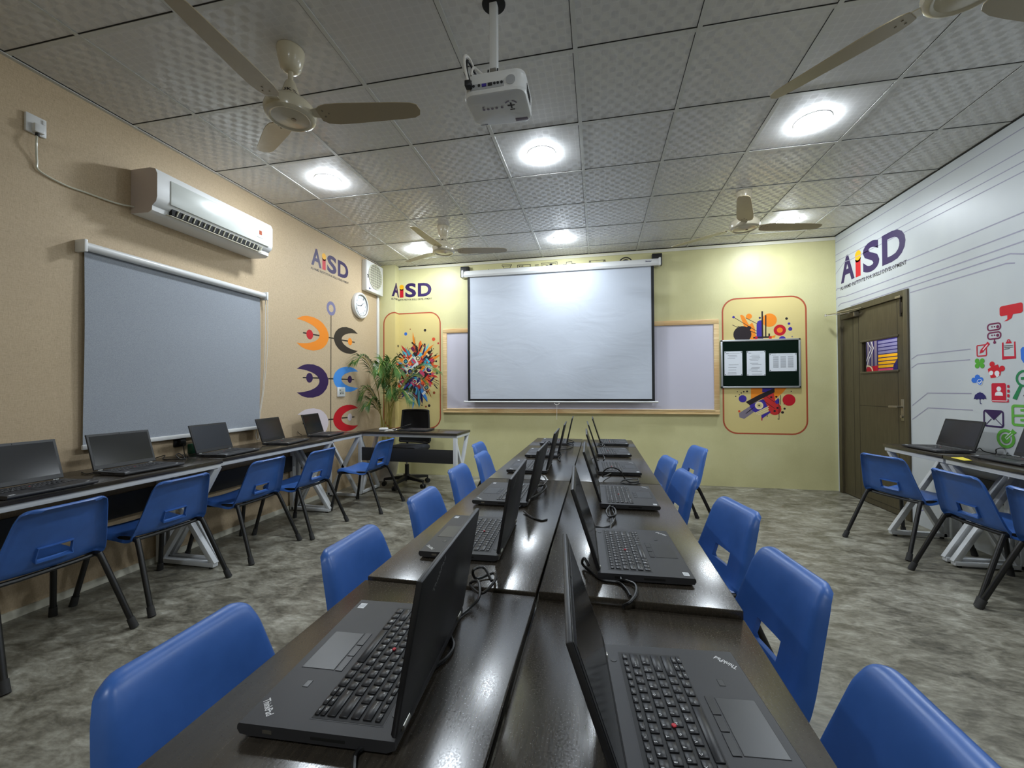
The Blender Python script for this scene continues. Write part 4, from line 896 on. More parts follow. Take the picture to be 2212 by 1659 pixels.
for y0, y1, fx, nm in ((-4.45, -3.142, -2.43, 'nearest, under the left of the blind'), (-3.136, -1.86, -2.475, 'middle, under the right end of the blind'), (-1.854, -1.285, -2.515, 'short one below the crescents')):
    table('black topped table against the beige wall, '+nm, XL+0.016, (y0+y1)/2, -PI/2, y1-y0, fx-XL-0.016, T0+0.002, gl)
gr = 'tables along the white wall'
for y0, y1, nm in ((-2.135, -1.535, 'short one beside the door'), (-3.45, -2.145, 'longer one cut by the right photo edge')):
    table('black topped table against the white wall, '+nm, XR-0.012, (y0+y1)/2, PI/2, y1-y0, 0.432, 0.745, gr)
desk = table('black topped teacher desk with white frame in front of the palm', -2.005, -1.265, math.radians(-2.6), 1.235, 0.42, T0, None, 'desk', 'teacher_desk')

# ------------------------------------------------------------------ chairs: blue shell on black tube legs
def chair_proto():
    t = thing('plastic_chair', 'proto', 'chair', (0, 0, 0), 0, None)
    prof = bez([(0.232, 0.350), (0.240, 0.378), (0.222, 0.403), (0.165, 0.411), (0.08, 0.398), (0.0, 0.389), (-0.055, 0.384), (-0.098, 0.400), (-0.122, 0.450), (-0.143, 0.52), (-0.166, 0.60), (-0.183, 0.655), (-0.199, 0.686), (-0.222, 0.697), (-0.236, 0.690)], 5)
    ss = [0]
    for a, c in zip(prof, prof[1:]): ss.append(ss[-1]+(c-a).length)
    S = ss[-1]; n = len(prof)
    ts = [-1, -0.985, -0.955, -0.91, -0.86, -0.80, -0.70, -0.58, -0.30, -0.21, -0.13, 0, 0.13, 0.21, 0.30, 0.58, 0.70, 0.80, 0.86, 0.91, 0.955, 0.985, 1]
    bm = bmesh.new(); V = {}
    for i, p in enumerate(prof):
        a, c = prof[max(i-1, 0)], prof[min(i+1, n-1)]; T = (c-a).normalized(); N = Vector((T.y, -T.x)) 
        z_ = p.y; back = max(0.0, min(1.0, (z_-0.40)/0.27)) if p.x < -0.05 else 0
        w = 0.215 if back == 0 else 0.224-0.050*back
        w += -0.012*max(0, (p.x-0.1)/0.14)
        d1 = S-ss[i]; d0 = ss[i]; r = 0.10
        if d1 < r: w -= r*(1-(1-((r-d1)/r)**2.6)**(1/2.2))*0.72
        if d0 < 0.05: w -= 0.05*(1-math.sqrt(max(0, 1-((0.05-d0)/0.05)**2)))*0.8
        for j, u in enumerate(ts):
            dish = 0.010 if back == 0 else 0.012+0.006*(1-back)
            au = abs(u); tw = min(1.0, d1/0.09); off = dish*tw*(min(au, 0.86)/0.86)**2
            if au > 0.80: q = (au-0.80)/0.20; off -= (0.012+0.016*tw)*q*q
            yy = u*w
            if au > 0.91: yy = math.copysign(w*(0.91+(au-0.91)*0.75), u)
            V[i, j] = bm.verts.new((p.x+N.x*off, yy, p.y+N.y*off))
    hole = set()
    rows = [i for i in range(n-1) if prof[i].x < -0.09 and 0.446 < (prof[i].y+prof[i+1].y)/2 < 0.502]
    for i in range(n-1):
        for j in range(len(ts)-1):
            if i in rows and -0.31 < ts[j] and ts[j+1] < 0.31: continue
            bm.faces.new((V[i, j], V[i+1, j], V[i+1, j+1], V[i, j+1]))
    i0, i1 = rows[0], rows[-1]+1; j0, j1 = ts.index(-0.30), ts.index(0.30)
    loop = [(i0, j) for j in range(j0, j1)]+[(i, j1) for i in range(i0, i1)]+[(i1, j) for j in range(j1, j0, -1)]+[(i, j0) for i in range(i1, i0, -1)]
    dirn = Vector((-0.014, 0, -0.006)); nv = [bm.verts.new(V[k].co+dirn*(1.0 if k[0] > i0 else 1.7)) for k in loop]
    L = len(loop)
    for k in range(L): bm.faces.new((V[loop[k]], V[loop[(k+1) % L]], nv[(k+1) % L], nv[k]))
    bmesh.ops.recalc_face_normals(bm, faces=bm.faces)
    bmesh.ops.solidify(bm, geom=bm.faces[:], thickness=0.0042)
    b = MB(); b.bm.free(); b.bm = bm; b._fin(bm.faces, 'blue_plastic', True)
    bmesh.ops.recalc_face_normals(bm, faces=bm.faces)
    o = b.obj('seat_shell', t, autosmooth=False)
    try: o.data.set_sharp_from_angle(angle=math.radians(60))
    except Exception: pass
    r = 0.0135
    for sy in (-1, 1):
        ry, fy = sy*0.188, sy*0.235
        b = MB(); b.tube([(-0.09, ry, 0.385), (0.06, ry, 0.380), (0.17, ry, 0.377)], r, 'black_tube', 10); b.obj('side_rail', t)
        b = MB(); b.tube(bez([(-0.085, ry, 0.385), (-0.112, ry+sy*0.002, 0.378), (-0.132, ry+sy*0.006, 0.35), (-0.28, fy, 0.008)], 5), r, 'black_tube', 10); lg = b.obj('leg', t)
        d = (Vector((-0.132, ry+sy*0.006, 0.35))-Vector((-0.28, fy, 0.008))).normalized(); f0 = Vector((-0.283, fy+sy*0.001, 0.0))
        b = MB(); b.cyl(f0+Vector((0, 0, 0.001)), f0+d*0.055, 0.0185, 'black_rubber', 0.0165, 12); b.obj('foot_cap', lg)
        b = MB(); b.tube(bez([(0.165, ry, 0.377), (0.192, ry+sy*0.002, 0.368), (0.206, ry+sy*0.008, 0.34), (0.275, fy, 0.008)], 5), r, 'black_tube', 10); lg = b.obj('leg', t)
        d = (Vector((0.206, ry+sy*0.008, 0.34))-Vector((0.275, fy, 0.008))).normalized(); f0 = Vector((0.2765, fy+sy*0.001, 0.0))
        b = MB(); b.cyl(f0+Vector((0, 0, 0.001)), f0+d*0.055, 0.0185, 'black_rubber', 0.0165, 12); b.obj('foot_cap', lg)
    for xx, zz in ((-0.085, 0.378), (0.13, 0.374)):
        b = MB(); b.tube([(xx, -0.188, zz), (xx, -0.1, zz-0.004), (xx, 0.1, zz-0.004), (xx, 0.188, zz)], 0.011, 'black_tube', 8); b.obj('cross_bar', t)
    return t
CH = chair_proto(); first = [True]
def chair(x, y, rdeg, label, group):
    o = CH if first[0] else copy_tree(CH); first[0] = False
    o.location = (x, y, 0); o.rotation_euler = (0, 0, math.radians(rdeg)); o['label'] = label; o['group'] = group
    return o
g1 = 'blue chairs along the beige wall'
for x, y, r, l in ((-2.51, -4.07, 180, 'nearest blue plastic chair at the beige wall tables, cut by the left photo edge'), (-2.53, -3.50, 180, 'blue plastic chair under the middle of the grey blind, second along the beige wall'), (-2.54, -2.84, 180, 'blue plastic chair third along the beige wall, below the right end of the blind'),
                   (-2.45, -2.335, 180, 'blue plastic chair fourth along the beige wall, below the pale crescent'), (-2.255, -1.60, 180, 'blue plastic chair standing free beside the teacher desk')): chair(x, y, r, l, g1)
g2 = 'blue chairs on the left of the centre tables'
for x, y, r, l in ((-0.545, -4.80, 0, 'large blue plastic chair in the bottom left foreground at the centre tables'), (-0.54, -4.21, 0, 'blue plastic chair left of the centre tables, second from the camera'), (-0.555, -3.58, 0, 'blue plastic chair left of the centre tables, third from the camera'),
                   (-0.61, -2.90, 0, 'blue plastic chair left of the centre tables, fourth from the camera'), (-0.62, -2.30, 0, 'blue plastic chair left of the centre tables, fifth from the camera'), (-0.82, -1.72, 0, 'blue plastic chair left of the centre tables, farthest and barely visible')): chair(x, y, r, l, g2)
g3 = 'blue chairs on the right of the centre tables'
for x, y, r, l in ((0.405, -4.755, 180, 'large blue plastic chair in the bottom right corner of the photo'), (0.452, -4.19, 188, 'blue plastic chair second from the camera on the right of the centre tables'), (0.505, -3.56, 192, 'blue plastic chair third on the right of the centre tables'),
                   (0.43, -2.85, 188, 'blue plastic chair fourth on the right of the centre tables'), (0.415, -2.31, 188, 'blue plastic chair fifth on the right of the centre tables'), (0.765, -1.68, 190, 'blue plastic chair farthest on the right, pulled away from the centre tables')): chair(x, y, r, l, g3)
g4 = 'blue chairs along the white wall'
for x, y, r, l in ((2.40, -1.81, 20, 'blue plastic chair turned askew in front of the door'), (2.42, -2.51, 2, 'blue plastic chair second from the door at the white wall tables'), (2.425, -3.0, 2, 'blue plastic chair at the white wall, cut by the right photo edge')): chair(x, y, r, l, g4)

# ------------------------------------------------------------------ laptops
LW_, LD_ = 0.336, 0.232
ROWS = [([('Esc', 1)]+[('F%d' % i, 1) for i in range(1, 13)]+[('Home', 1), ('End', 1), ('Ins', 1), ('Del', 1)], 0.0105),
        ([(c, 1) for c in '`1234567890-=']+[('Backspace', 2.0)], 0.0155), ([('Tab', 1.5)]+[(c, 1) for c in 'QWERTYUIOP[]']+[('\\', 1.5)], 0.0155),
        ([('Caps', 1.75)]+[(c, 1) for c in "ASDFGHJKL;'"]+[('Enter', 2.25)], 0.0155), ([('Shift', 2.25)]+[(c, 1) for c in 'ZXCVBNM,./']+[('Shift', 2.75)], 0.0155),
        ([('Fn', 1), ('Ctrl', 1), ('Win', 1), ('Alt', 1), ('', 5), ('Alt', 1), ('Prt', 1), ('Ctrl', 1)], 0.0155)]
KW = 0.285; ZK = 0.0192
def key_specs():
    out = []; y = 0.083
    for keys, hgt in ROWS:
        tot = sum(w for _, w in keys); u = KW/(15.0 if len(keys) != 17 else 17.0)
        x = -KW/2
        for leg, w in keys:
            out.append((leg, x+w*u/2, y-hgt/2, w*u-0.0028, hgt-0.0026)); x += w*u
        y -= hgt+0.0024
    u = KW/15.0; yb = y+0.0024+0.0155; x = -KW/2+12*u
    for leg, dx, row in (('PgUp', 0, 0), ('\u2191', 1, 0), ('PgDn', 2, 0), ('\u2190', 0, 1), ('\u2193', 1, 1), ('\u2192', 2, 1)):
        out.append((leg, x+dx*u+u/2, yb-0.0035-row*0.0088, u-0.0028, 0.0072))
    return out
def key_shape(b, leg, w, h, ox, oy, oz, res=1):
    b.box((ox, oy, oz+0.001), (w, h, 0.0022), 'key_black', 0.0007, seg=1)
    if not leg: return
    if leg in '\u2191\u2190\u2193\u2192':
        a = {'\u2191': PI/2, '\u2190': PI, '\u2193': -PI/2, '\u2192': 0}[leg]; s_ = 0.0016
        b.poly([(ox+s_*math.cos(a+k*2*PI/3), oy+s_*math.sin(a+k*2*PI/3), oz+0.00222) for k in range(3)], 'legend_white'); return
    if leg == 'Win':
        for dx in (-0.0013, 0.0013):
            for dy in (-0.0011, 0.0011): b.poly([(ox+dx-0.0011, oy+dy-0.0009, oz+0.00222), (ox+dx+0.0011, oy+dy-0.0009, oz+0.00222), (ox+dx+0.0011, oy+dy+0.0009, oz+0.00222), (ox+dx-0.0011, oy+dy+0.0009, oz+0.00222)], 'legend_white')
        return
    vs, fs, (x0, y0, x1, y1) = TXT(leg)
    s_ = 0.0042 if len(leg) == 1 else 0.0024
    s_ /= 0.73
    ax = ox-w/2+0.0026 if w > 0.012 else ox-min(w*0.36, (x1-x0)*s_/2)
    ay = oy+(h/2-0.0058 if h > 0.012 and len(leg) == 1 else -(y1-y0)*s_/2)
    Vv = [b.bm.verts.new((ax+(v[0]-x0)*s_, ay+(v[1]-y0)*s_, oz+0.00222)) for v in vs]
    F = []
    for f in fs:
        try: F.append(b.bm.faces.new([Vv[i] for i in f]))
        except ValueError: pass
    b._fin(F, 'legend_white')
_tx = {}
def TXT(s):
    if s not in _tx: _tx[s] = text2d(s, 0.02 if len(s) == 1 else 0.0, 1)
    return _tx[s]
def laptop_proto(detail):
    t = thing('laptop', 'proto', 'laptop')
    b = MB(); d0 = LD_/2; hw = LW_/2
    pf = [(-d0+0.004, 0.0045), (-d0, 0.011), (-d0+0.0008, 0.0165), (-d0+0.003, 0.019), (d0-0.001, 0.019), (d0, 0.017), (d0, 0.008), (d0-0.012, 0.003), (-d0+0.02, 0.003)]
    b.prism([(-hw, y, z_) for y, z_ in pf], (LW_, 0, 0), 'laptop_black')
    for x, y in ((-0.14, -0.09), (0.14, -0.09), (-0.14, 0.09), (0.14, 0.09)): b.cyl((x, y, 0), (x, y, 0.004), 0.008, 'black_rubber', seg=10)
    b.box((-hw+0.0002, -0.02, 0.0105), (0.001, 0.05, 0.005), 'vent_dark'); b.box((hw-0.0002, -0.07, 0.011), (0.001, 0.014, 0.005), 'steel'); b.box((hw-0.0002, 0.02, 0.0105), (0.001, 0.05, 0.004), 'vent_dark'); b.box((-hw+0.0002, 0.065, 0.010), (0.001, 0.02, 0.006), 'vent_dark')
    base = b.obj('base', t)
    b = MB(); b.box((0, 0.035, ZK-0.0001), (KW+0.008, 0.106, 0.0006), 'key_well'); b.box((0, 0.035, ZK-0.0002), (KW+0.012, 0.110, 0.0004), 'laptop_black')
    if not detail:
        for leg, x, y, w, h in key_specs(): key_shape(b, leg, w, h, x, y, ZK)
    kb = b.obj('keyboard', t, autosmooth=False)
    if detail:
        for leg, x, y, w, h in key_specs():
            b = MB(); key_shape(b, leg, w, h, 0, 0, 0); o = b.obj('key', kb, (x, y, ZK), autosmooth=False)
    b = MB(); b.lathe([(0.0, 0.0033), (0.0028, 0.0032), (0.0036, 0.0024), (0.0026, 0.0), (0, 0)], (-0.012, 0.0335, ZK), 'red_rubber', 12); b.obj('pointing_stick', t)
    b = MB(); b.box((0.0, -0.072, 0.0191), (0.102, 0.058, 0.0005), 'key_well'); b.box((0, -0.072, 0.0193), (0.1005, 0.0565, 0.0005), 'pad_surface'); b.obj('touchpad', t)
    for x, w in ((-0.034, 0.036), (0.0, 0.028), (0.034, 0.036)):
        b = MB(); b.box((x, -0.0345, 0.0195), (w, 0.012, 0.0011), 'button_dark', 0.0004, seg=1); b.obj('button', t)
    b = MB(); b.box((0.085, -0.066, 0.01915), (0.015, 0.0095, 0.0004), 'key_well'); b.box((0.085, -0.066, 0.0193), (0.0135, 0.008, 0.0004), 'pad_surface'); b.obj('fingerprint_reader', t)
    D = Decal(lambda a, b_, h: (0.137+(a-b_)*0.7071, -0.093+(a+b_)*0.7071, 0.0191+h), lift=0.0002); D.text('ThinkPad', -0.019, -0.0048, 0.019, 0.0052, 'legend_white', 0.02, 2)
    D.obj('palm_rest_mark', t)['label'] = 'pale lettering on the palm rest'
    b = MB(); b.box((-0.145, -0.098, 0.0192), (0.019, 0.014, 0.0003), 'sticker_white')
    for i in range(4): b.box((-0.146+0.001*i, -0.0935-0.003*i, 0.01937), (0.013-0.002*(i % 2), 0.0012, 0.0001), 'print_grey')
    b.obj('sticker', t)['label'] = 'small white sticker'
    for sx in (-1, 1):
        b = MB(); b.box((sx*0.135, d0-0.004, 0.0195), (0.012, 0.010, 0.008), 'hinge_silver', 0.002); b.cyl((sx*0.135-0.011, d0-0.001, 0.0195), (sx*0.135+0.011, d0-0.001, 0.0195), 0.0048, 'hinge_silver', seg=10); b.obj('hinge', t)
    b = MB(); b.cyl((0.125, 0.098, 0.0189), (0.125, 0.098, 0.0197), 0.0055, 'button_dark', seg=14); b.obj('power_button', t)
    # lid, opened 108 degrees
    h0 = Vector((0, d0-0.003, 0.0205)); LL = 0.211
    def lid(b_, name, par): return b_.obj(name, par)
    b = MB(); b.box((0, 0.0, LL/2+0.002), (LW_, 0.0085, LL), 'laptop_lid_black', 0.0028); ld = lid(b, 'lid', t); ld.location = h0; ld.rotation_euler = (-math.radians(17), 0, 0)
    b = MB(); b.box((0, -0.0044, LL/2+0.002), (LW_-0.004, 0.0012, LL-0.004), 'bezel_black', 0.0004, seg=1); b.cyl((0.0, -0.0049, LL-0.006), (0.0, -0.0053, LL-0.006), 0.0025, 'screen_glass', seg=10); lid(b, 'bezel', ld)
    b = MB(); b.box((0, -0.0052, LL/2+0.007), (0.311, 0.0006, 0.174), 'screen_glass'); lid(b, 'screen', ld)
    D = Decal(lambda a, b_, h: (0.168-(0.064+a*0.75-b_*0.66), 0.00428+h, LL-0.045+a*0.66+b_*0.75), lift=0.0002); D.text('ThinkPad', 0, 0, 0.054, 0.011, 'legend_grey', 0.015, 1)
    D.mb.bm.verts.ensure_lookup_table()
    for v in D.mb.bm.verts: v.co = Vector(D.fn(v.co.x, v.co.y, v.co.z))
    D.mb.obj('lid_mark', ld, autosmooth=False, fix=False)
    return t
LPD = laptop_proto(True); LPS = laptop_proto(False)
used = {'d': False, 's': False}
def laptop(x, y, z_, rdeg, label, group, detail=False, lean=None):
    k_ = 'd' if detail else 's'; src = LPD if detail else LPS
    o = copy_tree(src) if used[k_] else src; used[k_] = True
    o.location = (x, y, z_); o.rotation_euler = (0, 0, math.radians(rdeg)); o['label'] = label; o['group'] = group
    if lean is not None:
        for c_ in COL.objects:
            if c_.parent == o and c_.name.split('.')[0] == 'lid': c_.rotation_euler = (-math.radians(lean), 0, 0)
    return o
gR, gL = 'open laptops in the right centre row', 'open laptops in the left centre row'
zt = T0+0.0005
for x, y, dz, r, l in ((0.236, -4.883, -0.0165, 95.5, 'open black laptop in the near right foreground with its keyboard facing right'), (0.208, -4.29, 0, 92.5, 'open black laptop second in the right row, cable plugged into its near side'), (0.22, -3.665, 0, 91, 'open black laptop third in the right row'),
                     (0.212, -3.02, 0, 92, 'open black laptop fourth in the right row'), (0.205, -2.40, 0, 93, 'open black laptop fifth in the right row'), (0.232, -1.83, 0, 91, 'open black laptop farthest in the right row')):
    laptop(x, y, zt+dz, r, l, gR, y < -4.0, 19 if y < -4.8 else 18)
for x, y, dz, r, l in ((-0.286, -4.852, -0.004, -86.5, 'open black laptop in the near left foreground, back of its lid towards the middle'), (-0.29, -4.248, 0, -87.5, 'open black laptop second in the left row'), (-0.294, -3.71, 0, -90, 'open black laptop third in the left row'),
                     (-0.298, -3.055, 0, -89, 'open black laptop fourth in the left row'), (-0.29, -2.515, 0, -88, 'open black laptop fifth in the left row'), (-0.275, -1.875, 0, -88, 'open black laptop farthest in the left row')):
    laptop(x, y, zt+dz, r, l, gL, y < -4.0, 10 if y < -4 else 13)
for x, y, r, l in ((-2.525, -4.045, 91, 'open black laptop cut by the left photo edge on the beige wall table'), (-2.587, -3.545, 90, 'open black laptop in front of the left bottom corner of the blind'), (-2.61, -2.92, 96, 'open black laptop in front of the lower middle of the blind'),
                   (-2.655, -2.29, 100, 'open black laptop at the right bottom corner of the blind'), (-2.685, -1.69, 100, 'open black laptop in front of the pale pink crescent')): laptop(x, y, T0+0.0025, r, l, 'open laptops along the beige wall')
for x, y, r, l in ((2.555, -1.885, -90, 'open black laptop beside the door on the white wall table'), (2.62, -2.405, -91, 'open black laptop cut by the right photo edge')): laptop(x, y, 0.7455, r, l, 'open laptops along the white wall')
# ------------------------------------------------------------------ office chair behind the teacher desk
oc = thing('office_chair', 'black mesh back swivel chair behind the teacher desk', 'office chair', (-2.27, -0.68, 0), math.radians(-4))
b = MB(); b.lathe([(0.0, 0.075), (0.045, 0.075), (0.05, 0.10), (0.045, 0.135), (0.03, 0.145), (0.0, 0.145)], (0, 0, 0), 'dark_plastic', 20); b.obj('base_hub', oc)
for k_ in range(5):
    a = math.radians(-18+72*k_); c_, s_ = math.cos(a), math.sin(a)
    b = MB(); n = Vector((-s_, c_, 0)); p0 = Vector((c_*0.03, s_*0.03, 0)); p1 = Vector((c_*0.285, s_*0.285, 0))
    for (w0, w1, z0a, z0b, z1a, z1b) in ((0.028, 0.018, 0.085, 0.13, 0.072, 0.098),):
        pts = [p0+n*w0+Vector((0, 0, z0a)), p0-n*w0+Vector((0, 0, z0a)), p0-n*w0+Vector((0, 0, z0b)), p0+n*w0+Vector((0, 0, z0b))]
        q_ = [p1+n*w1+Vector((0, 0, z1a)), p1-n*w1+Vector((0, 0, z1a)), p1-n*w1+Vector((0, 0, z1b)), p1+n*w1+Vector((0, 0, z1b))]
        A = [b.bm.verts.new(v) for v in pts]; B2 = [b.bm.verts.new(v) for v in q_]
        fs = [b.bm.faces.new((A[i], A[(i+1) % 4], B2[(i+1) % 4], B2[i])) for i in range(4)]+[b.bm.faces.new(A[::-1]), b.bm.faces.new(B2)]; b._fin(fs, 'dark_plastic')
    lg = b.obj('leg', oc)
    b = MB(); cc = Vector((c_*0.285, s_*0.285, 0.0275)); b.cyl(cc+Vector((0, 0, 0.02)), cc+Vector((0, 0, 0.06)), 0.009, 'dark_plastic', seg=8)
    for sg in (-1, 1): b.cyl(cc+n*sg*0.006, cc+n*sg*0.026, 0.0275, 'dark_plastic', seg=16)
    b.obj('caster', lg)
b = MB(); b.cyl((0, 0, 0.14), (0, 0, 0.27), 0.026, 'dark_plastic'); b.cyl((0, 0, 0.27), (0, 0, 0.40), 0.014, 'steel'); b.obj('gas_column', oc)
b = MB(); b.box((0, 0, 0.415), (0.16, 0.22, 0.035), 'dark_plastic', 0.008); b.obj('seat_mechanism', oc)
b = MB(); b.box((0, 0, 0.47), (0.44, 0.44, 0.07), 'seat_fabric', 0.03, seg=3); b.obj('seat', oc)
b = MB(); bx = lambda x, z_: (x, 0.215+0.03*math.sin((z_-0.5)*4)-0.10*(x/0.22)**2*0.35, z_)
n1, n2 = 12, 12; V = {}
def bw(z_): return 0.185+0.03*(1-(z_-0.53)/0.42) if z_ < 0.93 else 0.183
for i in range(n1+1):
    for j in range(n2+1):
        z_ = 0.53+0.405*j/n2; x = (2*i/n1-1)*bw(z_); V[i, j] = b.bm.verts.new(bx(x, z_))
for i in range(n1):
    for j in range(n2): f = b.bm.faces.new((V[i, j], V[i+1, j], V[i+1, j+1], V[i, j+1])); b._fin([f], 'mesh_black', True)
bmesh.ops.solidify(b.bm, geom=b.bm.faces[:], thickness=0.006); b.obj('back_mesh', oc)
b = MB(); lp = [bx(-bw(0.53), 0.53), bx(0, 0.525), bx(bw(0.53), 0.53), bx(bw(0.7), 0.7), bx(bw(0.9), 0.90), bx(bw(0.93)*0.93, 0.937), bx(0, 0.945), bx(-bw(0.93)*0.93, 0.937), bx(-bw(0.9), 0.90), bx(-bw(0.7), 0.7), bx(-bw(0.53), 0.53)]
b.tube(bez(lp, 5), 0.013, 'dark_plastic', 8); b.obj('back_frame', oc)
b = MB()
for sx in (-1, 1): b.tube(bez([(sx*0.06, 0.05, 0.41), (sx*0.10, 0.20, 0.42), (sx*0.14, 0.25, 0.50), (sx*0.15, 0.245, 0.70)], 5), 0.014, 'dark_plastic', 8)
b.obj('back_support', oc)
# ------------------------------------------------------------------ palm in the corner
pl = thing('potted_palm', 'tall green palm in a plastic wrapped pot in the far left corner behind the desk', 'palm', (-2.70, -0.42, 0))
random.seed(11)
b = MB(); b.lathe([(0.0, 0.0), (0.105, 0.0), (0.115, 0.02), (0.14, 0.24), (0.146, 0.25), (0.135, 0.25), (0.128, 0.225), (0.0, 0.22)], (0, 0, 0), 'pot_brown', 24); b.obj('pot', pl)
b = MB(); b.lathe([(0.0, 0.228), (0.127, 0.228)], (0, 0, 0), 'soil', 20); b.obj('soil', pl)
b = MB(); V = []
for j, (r_, z_) in enumerate(((0.118, 0.004), (0.135, 0.10), (0.155, 0.20), (0.165, 0.27), (0.15, 0.31))):
    V.append([b.bm.verts.new(((r_+random.uniform(-0.008, 0.012))*math.cos(a*2*PI/26), (r_+random.uniform(-0.008, 0.012))*math.sin(a*2*PI/26), z_+random.uniform(-0.006, 0.012)*(j > 2))) for a in range(26)])
for A, B2 in zip(V, V[1:]):
    for a in range(26): f = b.bm.faces.new((A[a], A[(a+1) % 26], B2[(a+1) % 26], B2[a])); b._fin([f], 'plastic_wrap', False)
b.obj('plastic_wrap', pl)
FR = [  # azimuth deg, lean reach, top height, droop
    (-104, 0.46, 1.62, 0.07), (-9, 0.74, 1.52, 0.08), (-38, 0.50, 1.50, 0.10), (-72, 0.40, 1.54, 0.12), (18, 0.50, 1.40, 0.10), (-122, 0.30, 1.22, 0.10), (-24, 0.52, 1.20, 0.14),
    (150, 0.10, 1.58, 0.02), (65, 0.14, 1.48, 0.05), (-88, 0.20, 1.40, 0.10), (-55, 0.28, 1.26, 0.12), (-98, 0.34, 1.08, 0.08), (-48, 0.16, 1.58, 0.05)]
for az, reach, top, droop in FR:
    a = math.radians(az); d = Vector((math.cos(a), math.sin(a), 0)); side = Vector((-d.y, d.x, 0))
    o0 = Vector((random.uniform(-0.05, 0.05), random.uniform(-0.05, 0.05), 0.22)); bend = 0.66*top
    pts = bez([o0, o0+d*reach*0.14+Vector((0, 0, bend*0.75)), o0+d*reach*0.38+Vector((0, 0, top*0.86-0.22)), o0+d*reach*0.75+Vector((0, 0, top-0.22)), o0+d*reach*1.12+Vector((0, 0, top-0.22-droop))], 9)
    b = MB(); b.tube(pts, 0.0055, 'palm_stem', 5)
    n = len(pts); s0 = int(n*0.50)
    for i in range(s0, n-1):
        for half in (0, 0.5):
            p = pts[i].lerp(pts[i+1], half); T = (pts[i+1]-pts[i]).normalized(); k_ = (i+half-s0)/(n-1-s0)
            Ll = (0.19*math.sin(PI*(0.22+0.74*k_))+0.04)*random.uniform(0.85, 1.1); Nn = side.cross(T).normalized()
            for sg in (-1, 1):
                dr = (side*sg*(0.75-0.3*k_)+T*(0.75+0.5*k_)+Vector((0, 0, random.uniform(-0.12, 0.12)))).normalized()
                q1 = p+dr*Ll*0.5+Vector((0, 0, 0.004)); q2 = p+dr*Ll+Vector((0, 0, -0.26*Ll-0.16*Ll*random.random())); wv = dr.cross(Nn).normalized()*0.0056
                vs = [b.bm.verts.new(v) for v in (p, q1+wv, q2, q1-wv)]
                # folded blade: two triangles each side of the midrib
                mid = b.bm.verts.new(q1-Nn*0.003)
                for tr in ((vs[0], vs[1], mid), (vs[1], vs[2], mid), (vs[2], vs[3], mid), (vs[3], vs[0], mid)): b._fin([b.bm.faces.new(tr)], 'palm_leaf', False)
    # keep the leaves inside the corner
    for v in b.bm.verts:
        if v.co.x+(-2.70) < XL+0.02: v.co.x = XL+0.02+2.70+random.uniform(0, 0.01)
        if v.co.y-0.42 > (PIL_Y-0.015 if v.co.x-2.70 < PIL_X+0.01 else -0.015): v.co.y = (PIL_Y if v.co.x-2.70 < PIL_X+0.01 else 0)-0.015+0.42-random.uniform(0, 0.01)
    b.obj('frond', pl, autosmooth=False, fix=False)

# ------------------------------------------------------------------ things on the teacher desk
dz = T0+0.0005
tl = thing('closed_laptop', 'thin closed black laptop lying on the teacher desk', 'laptop', (-1.96, -1.06, dz), math.radians(-4))
b = MB(); b.box((0, 0, 0.0085), (0.34, 0.235, 0.011), 'laptop_black', 0.003)
for x, y in ((-0.14, -0.09), (0.14, -0.09), (-0.14, 0.09), (0.14, 0.09)): b.cyl((x, y, 0), (x, y, 0.004), 0.008, 'black_rubber', seg=10)
b.obj('base', tl)
b = MB(); b.box((0, 0, 0.0175), (0.34, 0.235, 0.006), 'laptop_lid_black', 0.002); b.obj('lid', tl)
ms = thing('power_adapter', 'small white adapter with cable on the teacher desk', 'adapter', (-2.36, -1.10, dz), 0.2)
b = MB(); b.box((0, 0, 0.016), (0.10, 0.06, 0.032), 'white_plastic', 0.012, seg=3); b.obj('case', ms)
b = MB(); b.tube(bez([(0.05, 0, 0.014), (0.09, -0.02, 0.01), (0.13, -0.01, 0.02), (0.17, -0.05, 0.012), (0.14, -0.09, 0.006), (0.08, -0.10, 0.006), (0.06, -0.15, 0.006)]), 0.004, 'cable_white', 6); b.obj('cable', ms)
tb_ = thing('tablet', 'small black tablet propped against the closed laptop on the teacher desk', 'tablet', (-2.16, -1.03, dz), 0.15)
b = MB(); b.box((0, 0, 0.036), (0.19, 0.13, 0.008), 'laptop_black', 0.003, Matrix.Rotation(-0.32, 3, 'Y')); b.obj('case', tb_)
b = MB(); b.box((-0.002, 0, 0.0405), (0.17, 0.115, 0.001), 'screen_glass', 0, Matrix.Rotation(-0.32, 3, 'Y')); b.obj('screen', tb_)
cb = MB(); cb.tube(bez([(-2.27, -1.12, dz+0.005), (-2.22, -1.16, dz+0.004), (-2.15, -1.14, dz+0.01), (-2.12, -1.17, dz+0.004), (-2.05, -1.19, dz+0.004), (-2.0, -1.18, dz+0.006), (-1.97, -1.17, dz+0.007)]), 0.004, 'cable_black', 6)
tag(cb.obj('power_cable'), 'black cable lying before the closed laptop on the teacher desk', 'cable')

